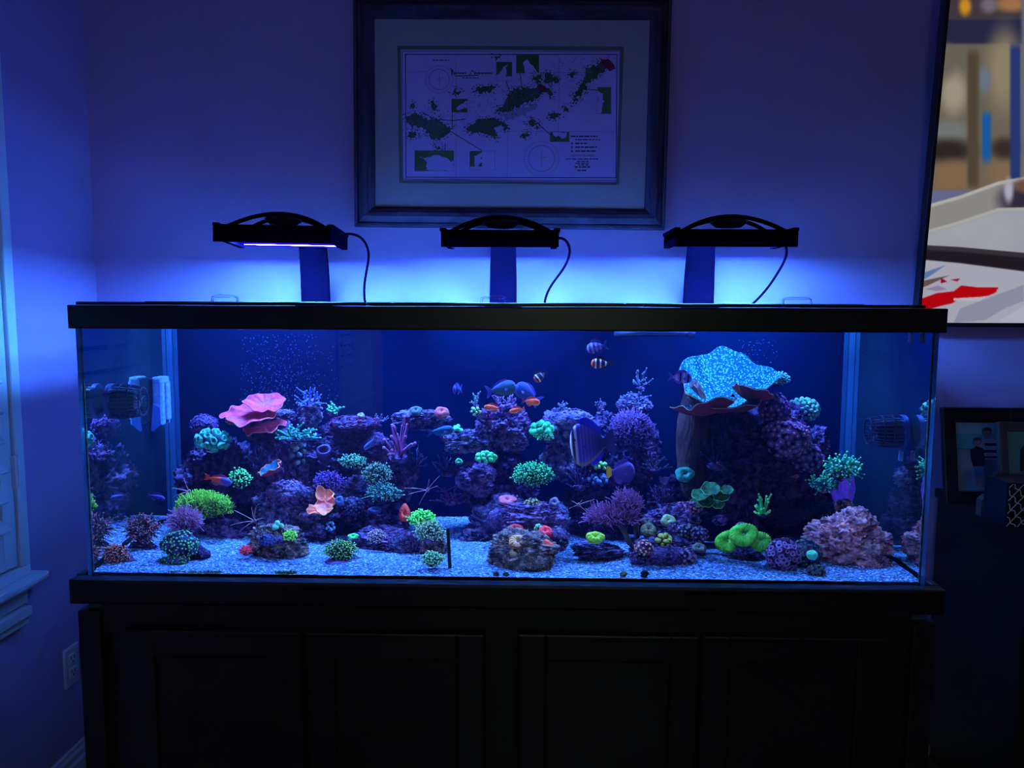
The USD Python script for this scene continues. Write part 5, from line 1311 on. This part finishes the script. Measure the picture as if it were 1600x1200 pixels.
for q_, lb in ((st1, 'pale fleshy stalk under the lilac anemone, the more tilted of two'), (st2, 'pale fleshy stalk under the lilac anemone, the more upright of two')):
    tt_ = thing('anemone_stalk', lb, 'coral stalk', tuple(q_[2]))
    put('stalk', wire(q_, 0.0065, 12, 10), col_mat((96, 110, 140), (70, 84, 126)), tt_, smooth=True)
disc_coral('yellow-green folded mushroom on the flat black rock', 930, 840, 30, 18, 0.12, (136, 196, 70), (70, 120, 40), ridges=9, puff=0.7)
heads('lime-green polyp tuft under the striped fish', 938, 728, 22, 12, 0.36, 8, 7, (110, 196, 130), (60, 120, 70), ring=False)
heads('blue bubble polyps under the yellow-tailed tang', 934, 750, 34, 16, 0.36, 12, 9, (70, 110, 210), (40, 60, 150), ring=False)
# the big cup coral
cup_c = (60, 190, 230)
cup_tex = usdkit.material(stage, '/World/Looks/cyan_cup_tissue', {
    'g': ('geometry', {}), 'v': ('voronoi_texture', {'scale': 170.0, 'feature': 'smooth_f1', 'smoothness': 0.4}), 's': ('map_range', {'from_min': 0.12, 'from_max': 0.5, 'clamp': True}), 'x': ('mix_color', {'a': seen((100, 216, 240), 5.2), 'b': seen((14, 92, 166), 5.2)}),
    'b': ('bump', {'strength': 0.4, 'distance': 0.003, 'invert': True}), 'd': ('diffuse_bsdf', {})}, [('g.position', 'v.vector'), ('v.distance', 's.value'), ('s.result', 'x.fac'), ('x.result', 'd.color'), ('v.distance', 'b.height'), ('b.normal', 'd.normal')], surface='d.BSDF')
plates('large cyan cup coral with a rust-brown underside at the upper right', [
    (1132, 628, 140, 176, dict(tilt=0.50, cup=0.56, ripple=0.05, waves=5, lobes=0.13, thick=0.005, rough=0.02, RN=60, TN=220, notch=[(5.75, 0.32, 0.30), (2.2, 0.16, 0.10)])),
    (1106, 644, 104, 78, dict(tilt=-0.10, cup=0.36, ripple=0.09, waves=4, lobes=0.2, thick=0.004, roll=-0.20, RN=30, TN=140, depth=0.27)),
    (1172, 622, 64, 70, dict(tilt=-0.14, cup=0.42, ripple=0.07, waves=3, lobes=0.16, thick=0.004, roll=0.30, RN=30, TN=120, depth=0.27))],
    (cup_c, cup_c), (110, 48, 66), (200, 160, 200), name='cup_coral', depth=0.36, edge=0.7, bump_mat=cup_tex, stem=(1125, 660, 60, 50, 0.40))
polyp_dome('upper violet button patch tucked under the cyan cup', 1210, 640, 46, 50, 0.35, (84, 64, 166), (132, 108, 212), n=80, size=8.0, base='dark')
polyp_dome('cascade of large violet button polyps under the cyan cup', 1228, 684, 74, 62, 0.33, (108, 82, 194), (164, 138, 230), n=120, size=10.0, base='dark')
polyp_dome('lowest violet button lump at the end of the cascade', 1262, 716, 44, 46, 0.34, (96, 74, 180), (150, 124, 222), n=60, size=8.5, base='dark')
heads('pale cyan grape coral on the right end of the reef', 1255, 640, 54, 40, 0.42, 54, 7.5, (90, 186, 214), (50, 120, 170), ring=False)
torch('teal torch coral behind the right edge of the cyan cup', 1213, 592, 38, 22, 0.40, (36, 110, 150), (90, 186, 200), n=110, thick=2.6)
disc_coral('round turquoise disc coral below the brown column', 1070, 741, 30, 28, 0.30, (56, 170, 204), (24, 100, 150), facing=1.1, ridges=26)
def mushrooms(label, spots, depth, c1, c2):
    c0 = wet(spots[0][0], spots[0][1], depth)
    t = thing('mushroom_coral', label, 'coral', tuple(c0))
    for (px, py, w) in spots:
        s = scale(depth); c = wet(px, py, depth)
        top, bot, line = plate_mesh(c, w * s / 2, w * s / 2, int(px * 3 + py), cup=0.22, ripple=0.05, waves=7, tilt=0.55, lobes=0.10, RN=14, TN=56)
        put('mushroom_cap', top, col_mat(c1, c2, scale_=90), t, smooth=True)
        put('cap_underside', bot, col_mat(tuple(int(v * .5) for v in c1)), t, smooth=True)
        put('cap_edge', tubes(line, np.full(len(line), 0.0012), 6, cap=False), col_mat(tuple(min(255, int(v * 1.5)) for v in c1)), t, smooth=True)
mushrooms('cluster of dull green mushroom corals right of the turquoise disc', [(1093, 774, 26), (1110, 765, 30), (1126, 775, 28), (1102, 785, 26), (1120, 788, 22), (1136, 766, 20), (1088, 786, 20)], 0.24, (60, 130, 104), (36, 92, 96))
branching('neon mint staghorn frag alone on the dark right rock', 1192, 789, 30, 36, 0.22, (60, 210, 150), (140, 250, 200), n=9, thick=4.6, up=0.2, sub=2)
# open brain
def torus_lobe(c, R, r, squash, seed, turn_, tilt_=0.75):
    A, B = 90, 22
    a = np.linspace(0, 2 * math.pi, A, endpoint=False)[:, None]; b = np.linspace(0, 2 * math.pi, B, endpoint=False)[None]
    wob = 1 + 0.10 * np.sin(2 * a + seed) + 0.07 * np.sin(3 * a + seed * 2)
    rg = r * (1 + 0.13 * np.sin(30 * a) * (0.5 + 0.5 * np.sin(b)))
    x = (R * wob + rg * np.cos(b)) * np.cos(a); y = (R * wob + rg * np.cos(b)) * np.sin(a) * squash; z = rg * np.sin(b)
    p = np.stack([x, y, z], -1).reshape(-1, 3)
    ct, st_ = math.cos(tilt_), math.sin(tilt_)
    p = p @ np.array([[1, 0, 0], [0, ct, st_], [0, -st_, ct]])
    cr, sr = math.cos(turn_), math.sin(turn_)
    p = p @ np.array([[cr, 0, sr], [0, 1, 0], [-sr, 0, cr]])
    return trimesh.Trimesh(c + p, grid_faces(A, B, wrap=True)[:, [0, 2, 1]], process=False), A * B
def wrap_torus(c, R, r, squash, seed, turn_, tilt_=0.75):
    m, _ = torus_lobe(c, R, r, squash, seed, turn_, tilt_)
    A, B = 90, 22
    i, j = np.meshgrid(np.arange(A), np.arange(B), indexing='ij')
    p, q, u, w_ = i * B + j, i * B + (j + 1) % B, ((i + 1) % A) * B + j, ((i + 1) % A) * B + (j + 1) % B
    F = np.concatenate([np.stack([p, u, q], -1).reshape(-1, 3), np.stack([q, u, w_], -1).reshape(-1, 3)])
    return trimesh.Trimesh(m.vertices, F, process=False)
bd = 0.14
sB = scale(bd)
ob = thing('open_brain_coral', 'bright yellow-green open brain coral with three folded lobes', 'coral', tuple(wet(1160, 858, bd)))
for (px, py, R, r, sq, tn) in ((1137, 846, 11.5, 9.0, 0.9, 0.30), (1162, 836, 13.5, 10.0, 0.85, 0.0), (1187, 846, 10.5, 8.6, 0.9, -0.30)):
    cc_ = wet(px, py, bd - 0.02 * (px == 1162))
    put('lobe', wrap_torus(cc_, R * sB, r * sB, sq, px, tn), col_mat((104, 216, 84), (70, 180, 84), scale_=120), ob, smooth=True)
    put('lobe_mouth', lump(cc_ + np.array([0, 0.004, -0.004]), np.array([R, R * .9, 8.5]) * sB * 0.86, px, 3, 0.1), col_mat((84, 150, 120), (60, 110, 110)), ob, smooth=True)
disc_coral('slate-blue ball coral just behind the open brain', 1159, 822, 18, 14, 0.20, (90, 110, 160), (60, 76, 130))
polyp_dome('magenta-violet knob coral left of the open brain', 1125, 813, 24, 16, 0.22, (110, 64, 196), (70, 40, 150), n=36, size=4.2)
polyp_dome('pink and violet polyps at the top of the front right rock', 1073, 794, 46, 20, 0.24, (120, 76, 176), (196, 120, 190), n=60, size=5.6)
disc_coral('pale mint disc coral on the front right rock', 1044, 813, 24, 20, 0.20, (150, 206, 196), (90, 150, 150), facing=0.9)
heads('olive-yellow knob coral in the middle of the front right rock', 1037, 845, 24, 22, 0.10, 10, 9, (140, 160, 90), (80, 100, 50), ring=False)
disc_coral('olive lumpy coral at the upper left of the front right rock', 1013, 828, 26, 22, 0.16, (96, 112, 106), (56, 70, 76), ridges=10)
disc_coral('grey lumpy coral above the olive lump', 1011, 815, 20, 14, 0.19, (86, 96, 130), (50, 60, 96), ridges=9)
polyp_dome('white-dotted pink button colony low on the front right rock', 1006, 856, 30, 24, 0.09, (140, 100, 130), (236, 214, 214), n=42, size=5.4)
polyp_dome('grey-blue button colony on the right of the front right rock', 1074, 831, 34, 24, 0.16, (90, 96, 160), (140, 150, 206), n=50, size=5.4)
polyp_dome('violet flower-like button colony at the foot of the front right rock', 1070, 870, 36, 28, 0.09, (100, 88, 156), (150, 140, 196), n=50, size=6.0)
polyp_dome('small slate button dome at the right shoulder of the front right rock', 1094, 836, 26, 24, 0.14, (80, 74, 150), (120, 116, 196), n=36, size=5.2)
polyp_dome('dusky violet button dome at the left foot of the front right rock', 997, 872, 26, 24, 0.10, (74, 52, 140), (110, 84, 180), n=36, size=5.0)
polyp_dome('plum button dome between the olive knobs and the pale disc', 1056, 826, 24, 20, 0.17, (84, 60, 150), (130, 100, 190), n=34, size=5.0)
disc_coral('pale-rimmed dark cup coral at the right of the front right rock', 1092, 856, 24, 16, 0.12, (84, 96, 124), (20, 20, 46))
polyp_dome('dark violet polyp crust on the face of the front right rock', 1040, 868, 60, 34, 0.09, (66, 44, 130), (100, 70, 170), n=100, size=5.0)
# ------------------------------------------------------------------ right end
torch('teal frogspawn crown of long green-tipped tentacles at the right', 1317, 733, 50, 40, 0.26, (30, 140, 176), (96, 244, 214), n=90, thick=3.2, long_=0.75, wild=0.30, tip=1.25, name='frogspawn_coral')
torch('drooping teal frogspawn branch left of the crown', 1287, 757, 40, 26, 0.28, (30, 130, 176), (80, 226, 216), n=80, thick=3.0, long_=0.7, wild=0.3, tip=1.25, name='frogspawn_coral')
def fleshy_stem(label, pts, radii_px, depth):
    P_ = np.array([wet(u, v, depth) for u, v in pts]); s = scale(depth)
    t = thing('coral_stem', label, 'coral stem', tuple(P_[-1]))
    Lc = curve(P_, 14)
    R_ = np.interp(np.linspace(0, 1, 14), np.linspace(0, 1, len(radii_px)), radii_px) * s
    m = tubes(Lc, R_, 16)
    m.vertices = m.vertices + (meshkit.fbm(m.vertices * 160, 2, 3)[:, None] - 0.5) * 0.003
    put('stem', m, col_mat((98, 78, 246), (76, 60, 220), scale_=90, lit=0.8), t, smooth=True)
fleshy_stem('violet-blue fleshy stem under the teal frogspawn crown', [(1322, 746), (1323, 764), (1321, 786)], [12, 13, 9], 0.262)
fleshy_stem('thin violet stem under the drooping frogspawn branch', [(1302, 764), (1307, 776), (1314, 790)], [6, 7, 5], 0.275)
disc_coral('small pinkish mushroom on the dark right rock', 1239, 742, 22, 13, 0.36, (170, 130, 176), (110, 80, 130))
polyp_dome('violet ringed button mound at the front right', 1224, 868, 54, 50, 0.09, (116, 92, 190), (44, 32, 100), n=70, size=10.0, base='dark')
polyp_dome('mossy green button crust on the right of the violet mound', 1258, 868, 52, 56, 0.11, (50, 92, 96), (96, 110, 150), n=110, size=5.6, base='dark')
heads('single glowing cyan polyp with a pink rim at the front right', 1270, 873, 14, 14, 0.055, 1, 17, (90, 226, 230), (200, 60, 150), toward=1.4)
polyp_dome('small grey-green polyp lump at the foot of the mossy crust', 1275, 893, 28, 20, 0.05, (86, 104, 110), (56, 70, 84), n=40, size=5.0)
hairs('dim blue feathery growth in the right rear corner', 1215, 760, 70, 40, 0.46, (24, 30, 90), (60, 74, 150), n=600, length=5.0, thick=1.1)
hairs('dark mossy growth over the broad right rock', 1240, 805, 120, 70, 0.36, (16, 16, 56), (44, 50, 108), n=1400, length=4.0, thick=1.1)

# ------------------------------------------------------------------ fish
W_ = (225, 225, 250)
fish('clownfish', 'level clownfish with three white bands high in the open water', 937, 568, 34, 0.34, faces=-1, tall=0.46, wide=0.2, paint=bands((24, 10, 40), [(0.0, 0.14, (170, 62, 40)), (0.26, 0.05, W_), (0.54, 0.05, W_), (0.84, 0.045, W_)], belly=(96, 36, 30)), tail='round', fin=(40, 16, 40), tail_c=(90, 36, 40), group=None)
fish('clownfish', 'tail-up clownfish with one white band near the tang fish', 843, 589, 26, 0.34, faces=-1, heading=38, yaw=25, tall=0.54, wide=0.24, paint=bands((20, 8, 36), [(0.0, 0.14, (170, 62, 40)), (0.30, 0.06, W_), (0.72, 0.04, (120, 110, 170))], belly=(110, 40, 26)), tail='round', fin=(26, 10, 36), dorsal=0.22)
org = bands((236, 112, 66), [(0.0, 0.10, (246, 150, 110))], top=(206, 76, 66), belly=(250, 160, 120))
fish('anthias', 'orange anthias facing right, nearest the big tang', 832, 628, 30, 0.34, faces=1, heading=-6, tall=0.34, paint=org, fin=(210, 110, 90), tail_c=(150, 90, 130))
fish('anthias', 'orange anthias facing left, leftmost of the three orange fish', 768, 637, 30, 0.34, faces=-1, heading=-6, tall=0.27, paint=org, fin=(200, 96, 80), tail_c=(140, 70, 110))
fish('anthias', 'orange anthias facing left, lowest of the three orange fish', 806, 641, 26, 0.33, faces=-1, heading=14, tall=0.27, paint=org, fin=(200, 96, 80), tail_c=(220, 110, 100))
tang = bands((28, 92, 150), [], top=(70, 60, 220), belly=(40, 110, 140))
fish('tang', 'blue-green tang facing right above the orange fish', 787, 607, 50, 0.38, faces=1, heading=12, tall=0.46, paint=bands((30, 84, 128), [], top=(62, 70, 190), belly=(40, 104, 130)), fin=(60, 70, 200), dorsal=0.06, anal=0.05)
fish('tang', 'blue tang with a bright violet back, head down behind the orange anthias', 821, 613, 48, 0.40, faces=-1, heading=-36, tall=0.52, paint=bands((22, 74, 170), [(0.0, 0.16, (60, 76, 230))], top=(70, 80, 250)), fin=(64, 70, 236), dorsal=0.06, anal=0.05)
fish('tang', 'slender teal tang gliding over the ledge rock', 692, 673, 44, 0.34, faces=1, heading=8, tall=0.30, paint=bands((20, 84, 150), [], top=(50, 84, 200), belly=(30, 110, 150)), fin=(50, 74, 190), dorsal=0.05, anal=0.04)
def sail(u, v):
    c = np.broadcast_to(np.asarray((44, 44, 150), float), u.shape + (3,)).copy()
    k = (0.5 + 0.5 * np.sin(u * 2 * math.pi * 11)) ** 2
    fade = (1 - ss(0.35, 0.8, u))
    c = c + (np.array((72, 74, 226.0)) - c) * (k * (0.35 + 0.65 * fade))[..., None]
    d_ = (ss(0.45, 0.9, u) * 0.55)[..., None]; c = c * (1 - d_) + np.array((16, 12, 70.0)) * d_
    for uc, hw, cc in ((0.03, 0.03, (210, 210, 250)), (0.10, 0.03, (14, 10, 40)), (0.17, 0.022, (150, 150, 230))):
        m = (1 - ss(hw * .7, hw * 1.2, np.abs(u - uc)))[..., None]; c = c * (1 - m) + np.asarray(cc, float) * m
    b = (ss(0.72, 0.98, -v) * 0.8)[..., None]; c = c * (1 - b) + np.array((120, 110, 66.0)) * b
    return c
fish('sailfin_tang', 'large striped sailfin tang in the centre right, its back fin bright blue', 919, 694, 72, 0.24, faces=-1, heading=6, tall=0.98, wide=0.20, lit=1.3, paint=sail, fin=(46, 44, 170), dors_c=(34, 30, 240), tail_c=(40, 40, 130), dorsal=0.14, anal=0.10, tail='round', nose=0.15)
fish('purple_tang', 'violet tang with a yellow tail right of the striped sailfin', 974, 738, 46, 0.28, faces=1, heading=0, tall=0.72, wide=0.15, paint=bands((72, 66, 206), [], top=(96, 88, 240), belly=(60, 56, 180)), fin=(84, 78, 230), tail_c=(206, 196, 60), dorsal=0.13, anal=0.13, tail='round')
fish('blue_damsel', 'small blue damsel seen head-on in open water left of the centre', 714, 608, 24, 0.34, faces=-1, yaw=58, heading=0, tall=0.66, wide=0.26, paint=bands((70, 84, 236), [(0.3, 0.10, (16, 14, 60)), (0.62, 0.08, (20, 18, 80))]), fin=(40, 40, 130))
fish('cardinalfish', 'pale banded cardinalfish above the level clownfish', 930, 543, 34, 0.40, faces=-1, heading=14, tall=0.50, paint=bands((50, 52, 150), [(0.1, 0.04, (96, 100, 190)), (0.32, 0.05, (120, 126, 206)), (0.56, 0.05, (110, 116, 200)), (0.8, 0.04, (96, 100, 190))]), fin=(36, 36, 130), dorsal=0.16)
fish('spotted_rabbitfish', 'blue and white blotched fish at the left lip of the cyan cup', 1066, 590, 38, 0.22, faces=1, heading=-4, tall=0.42, lit=0.9, paint=bands((90, 90, 236), [(0.2, 0.05, (24, 22, 90)), (0.42, 0.05, (150, 150, 250)), (0.6, 0.05, (24, 22, 90)), (0.8, 0.05, (140, 140, 250))]), fin=(60, 60, 200))
def wr(u, v):
    k = ss(0.40, 0.62, u)[..., None]
    return np.array((76, 70, 210.0)) * (1 - k) + np.array((214, 74, 46.0)) * k
fish('fairy_wrasse', 'slender wrasse with a violet head and orange-red tail over the green mat', 345, 751, 46, 0.27, faces=1, heading=-14, tall=0.26, paint=wr, fin=(120, 60, 130), tail_c=(200, 56, 40), dorsal=0.07)
fish('firefish', 'dim violet fish close to the left glass above the sand', 246, 777, 30, 0.32, faces=1, heading=-14, tall=0.26, paint=bands((52, 46, 170), [], top=(70, 62, 200)), fin=(60, 54, 180), dorsal=0.14)
fish('cleaner_wrasse', 'small bright blue cleaner wrasse by the lilac finger coral', 577, 694, 30, 0.32, faces=-1, heading=46, tall=0.20, paint=bands((60, 96, 236), [], belly=(90, 110, 230)), fin=(60, 70, 200), dorsal=0.05, anal=0.04)

# ------------------------------------------------------------------ other animals and fittings
def long_legs(label, px, py, reach, depth, angles, seed=1):
    c = wet(px, py, depth); s = scale(depth); rr = np.random.default_rng(seed)
    t = thing('arrow_crab', label, 'crab', tuple(c))
    put('body', lump(c, np.array([2.6, 2.2, 3.6]) * s, seed, 2, 0.1), col_mat((120, 106, 170)), t, smooth=True)
    for a, q in angles:
        e = c + np.array([math.cos(math.radians(a)), rr.uniform(-0.4, 0.1), math.sin(math.radians(a))]) * reach * q * s
        k = c + (e - c) * 0.45 + np.array([0, -0.3, 0.12]) * reach * q * s * 0.5
        L = np.array([c, k, e])
        put('leg', tubes(curve(L, 8), np.linspace(0.75, 0.35, 8) * s, 5), col_mat((156, 146, 216)), t, smooth=True)
long_legs('arrow crab with long thin legs beside the left mound', 296, 768, 26, 0.30, [(105, .9), (165, 1.0), (200, 1.1), (235, .8), (285, .9), (300, 1.0)], 2)
long_legs('arrow crab with long thin legs above the front rock', 398, 814, 34, 0.18, [(78, .8), (96, .7), (152, 1.1), (190, 1.15), (215, .8), (20, .5)], 3)
long_legs('arrow crab with very long pale legs in the dark gap left of the centre mound', 668, 766, 38, 0.34, [(50, .8), (80, .5), (176, 1.0), (190, .8), (240, .7), (25, .5)], 4)
long_legs('arrow crab with pale legs in the shade right of the centre mound', 904, 789, 26, 0.30, [(20, 1.0), (150, .5), (200, .6), (320, .8), (60, .4)], 5)
def star(label, px, py, rpx, depth, c1):
    c = wet(px, py, depth); s = scale(depth)
    t = thing('red_starfish', label, 'starfish', tuple(c))
    pts = []
    for k in range(5):
        a = math.radians(90 + 72 * k)
        pts.append(np.linspace(c, c + np.array([math.cos(a), -0.25 * math.sin(a), math.sin(a)]) * rpx * s, 8))
    for p in pts:
        put('arm', tubes(p, np.linspace(3.0, 1.2, 8) * s, 8), col_mat(c1), t, smooth=True)
star('orange-red starfish upright at the back of the sand by the black stick', 709, 841, 13, 0.40, (200, 60, 50))
heads('small orange-red sponge lump at the back beside the starfish', 733, 842, 12, 8, 0.40, 4, 6, (170, 66, 70), (120, 40, 50), ring=False, name='red_sponge', cat='sponge')
def snail(label, px, py, rpx, depth, c1):
    c = wet(px, py, depth); s = scale(depth)
    t = thing('snail', label, 'snail', tuple(c))
    a = np.linspace(0, 5.5 * math.pi, 60)
    q = (1 - a / (5.9 * math.pi))
    L = c + np.stack([np.cos(a) * q * rpx * .55, -(1 - q) * rpx * 0.8 + 2, np.sin(a) * q * rpx * .55], -1) * s
    put('shell', tubes(L, np.maximum(q * rpx * 0.46, 0.4) * s, 10), col_mat(c1, tuple(int(v * .5) for v in c1), scale_=160), t, smooth=True)
    put('foot', lump(c + np.array([0, 0.001, -rpx * 0.7 * s]), np.array([0.8, 0.6, 0.25]) * rpx * s, int(px), 2, 0.1), col_mat((90, 84, 110)), t, smooth=True)
snail('grey-green round snail on the sand against the front glass', 974, 898, 7, 0.012, (96, 124, 120))
snail('dark striped round snail right of the grey-green snail', 1007, 898, 8, 0.012, (36, 40, 64))
snail('dark snail under the front centre rock, left of two', 775, 898, 6, 0.010, (60, 50, 70))
snail('greenish snail under the front centre rock, right of two', 790, 899, 6, 0.010, (50, 74, 60))
snail('violet snail shell on the sand left of the open brain base', 1140, 866, 7, 0.13, (86, 84, 200))
# wave pumps on the side panes
pump_mat = look('pump_black', (0.035, 0.028, 0.060), None, rough=0.35, spec=0.6)
def pump(label, side, depth, py, length, rpx):
    xw = side * 0.8985
    u = 0
    # find the pixel row on the pane at that depth, then work in metres
    s = scale(depth)
    z = float(wet(1400 if side > 0 else 170, py, depth)[2])
    R_ = rpx * s
    t = thing('wave_pump', label, 'aquarium pump', (xw, depth, z))
    L = length * s
    def ax(m):
        m.vertices[:, 0] = xw - side * m.vertices[:, 0]
        m.vertices[:, 1] += depth; m.vertices[:, 2] += z
        if side > 0:
            m.faces = m.faces[:, ::-1]
        return m
    core = [(0.0001, 0.002), (0.80, 0.002), (0.86, 0.3 * L), (0.74, 0.82 * L), (0.60, 0.84 * L), (0.0001, 0.84 * L)]
    put('motor_core', ax(lathe([(a * R_, b) for a, b in core], 32, 'x')), pump_mat, t, smooth=30)
    put('mount_ring', ax(lathe([(0.70 * R_, 0.001), (1.03 * R_, 0.001), (1.05 * R_, 0.08 * L), (1.05 * R_, 0.14 * L), (0.95 * R_, 0.16 * L), (0.70 * R_, 0.16 * L)], 40, 'x')), look('pump_ring', (0.08, 0.07, 0.26), None, rough=0.25, spec=0.7), t, smooth=30)
    for k in range(26):
        a = 2 * math.pi * k / 26
        xs_ = np.linspace(0.16 * L, 0.98 * L, 8)
        rad = R_ * np.interp(xs_ / L, [0.16, 0.4, 0.7, 0.98], [1.0, 1.0, 0.95, 0.82])
        put('grille_bar', ax(tubes(np.stack([xs_, rad * np.cos(a), rad * np.sin(a)], -1), np.full(8, 0.0014), 5)), look('pump_bars_sheen', (0.09, 0.07, 0.17), None, rough=0.3), t)  # bars a lighter purple than the pump, standing in for their highlights
    for f_, q in ((0.98, 0.82), (0.66, 0.96), (0.40, 1.0)):
        put('grille_ring', ax(lathe([((q - .035) * R_, f_ * L - .0012), ((q + .035) * R_, f_ * L - .0014), ((q + .035) * R_, f_ * L + .0014), ((q - .035) * R_, f_ * L + .0012), ((q - .035) * R_, f_ * L - .0012)], 40, 'x')), pump_mat, t)
    for k in range(5):
        a = 2 * math.pi * k / 5
        b = box(0.86 * L, 0.89 * L, -0.1 * R_, 0.1 * R_, 0.08 * R_, 0.72 * R_, 0.001)
        b.apply_transform(trimesh.transformations.rotation_matrix(0.5, [0, 0, 1], [0.87 * L, 0, 0]) )
        b.apply_transform(trimesh.transformations.rotation_matrix(a, [1, 0, 0]))
        put('propeller_blade', ax(b), pump_mat, t)
pump('black barrel wave pump on the right side glass', 1, 0.14, 674, 58, 25)
pump('black barrel wave pump on the left side glass', -1, 0.14, 627, 56, 27)
# magnet glass cleaner on the left pane
md = 0.43
mz0, mz1 = float(wet(240, 663, md)[2]), float(wet(240, 588, md)[2])
mg = thing('magnet_cleaner', 'pale blue magnetic glass cleaner stuck to the left side glass', 'glass cleaner', (-0.897, md, mz0))
mp_ = col_mat((74, 128, 232), (60, 108, 214), scale_=120, lit=1.6)
put('cleaner_pad', box(-0.8985, -0.893, md - 0.026, md + 0.026, mz0 + 0.004, mz1 - 0.004, 0.002), look('cleaner_pad', (0.02, 0.02, 0.03)), mg)
put('magnet_body', box(-0.893, -0.866, md - 0.028, md + 0.028, mz0, mz1, 0.006), mp_, mg)
put('handle_ridge', box(-0.868, -0.858, md - 0.012, md + 0.012, mz0 + 0.012, mz1 - 0.012, 0.004), mp_, mg)
tw = float(mz0 + (mz1 - mz0) * 0.45)
put('scraper_blade', prism([(-0.897, mz0 - 0.012), (-0.893, mz0 - 0.016), (-0.872, mz0 + 0.002), (-0.872, tw - 0.01), (-0.890, tw)], md - 0.029, md - 0.0285 - 0.003), look('scraper_blue', (0.10, 0.16, 0.5), None, rough=0.3), mg)
for (px, py, dep, lab) in ((1405, 527, 0.13, 'small pale blue clip below the rim near the right pump'), (1396, 712, 0.15, 'small pale blue tab on the right glass under the pump')):
    q = wet(px, py, dep)
    tg = thing('glass_clip', lab, 'clip', (0.898, dep, q[2]))
    put('clip_body', box(0.892, 0.8985, dep - 0.008, dep + 0.008, q[2] - 0.012, q[2] + 0.012, 0.002), mp_, tg)
# return nozzle near the surface and bubbles
nz = [wet(962, 522, 0.55), wet(1010, 520, 0.50), wet(1075, 521, 0.44)]
nt = thing('return_nozzle', 'dark return pipe just under the water top right of the centre', 'pipe', tuple(nz[0]))
put('pipe', wire(nz, 0.009, 14, 12), pump_mat, nt, smooth=True)
put('nozzle_tip', lathe([(0.008, 0.0), (0.014, 0.008), (0.014, 0.016), (0.010, 0.016), (0.006, 0.004)], 20, 'x').apply_translation(nz[2]), pump_mat, nt)
bb = []
br_ = np.random.default_rng(12)
while len(bb) < 620:
    u, v = br_.uniform(376, 530), br_.uniform(522, 650)
    if br_.random() < math.exp(-((u - 440) / 60) ** 2) * (0.4 + 0.6 * (v - 520) / 110):
        bb.append((wet(u, v, br_.uniform(0.30, 0.56)), br_.uniform(0.0004, 0.0011)))
bub = skin_mat('bubble_silver', (90, 96, 230), None, lit=1.4, bump=0.0, gloss=0.2)
bs = thing('bubbles', 'cloud of tiny air bubbles above the pink plating coral', 'bubbles', tuple(bb[0][0]), kind='stuff')
put('bubble_cloud', balls(np.array([b[0] for b in bb]), np.array([b[1] for b in bb]), 1), bub, bs, kind='stuff')
bb = [(wet(br_.uniform(1150, 1215), br_.uniform(530, 572), br_.uniform(0.35, 0.5)), br_.uniform(0.0004, 0.001)) for _ in range(60)]
bs = thing('bubbles', 'few tiny air bubbles right above the cyan cup coral', 'bubbles', tuple(bb[0][0]), kind='stuff')
put('bubble_cloud', balls(np.array([b[0] for b in bb]), np.array([b[1] for b in bb]), 1), bub, bs, kind='stuff')
# green algae film along the lower front glass
ag = np.random.default_rng(31)
for (u0, u1, lab) in ((262, 345, 'green algae fringe at the foot of the front glass, left'), (430, 462, 'short green algae fringe at the foot of the front glass')):
    L_ = []
    for _ in range(int((u1 - u0) * 4)):
        u = ag.uniform(u0, u1)
        a = wet(u, 897, 0.006)
        L_.append(np.linspace(a, a + np.array([ag.normal(0, .002), ag.uniform(0, .002), ag.uniform(.002, .008)]), 3))
    tt_ = thing('algae_fringe', lab, 'algae', tuple(L_[0][0]), kind='stuff')
    put('algae_threads', tubes(np.array(L_), np.full((len(L_), 3), 0.0006), 4), col_mat((60, 110, 50)), tt_, kind='stuff')
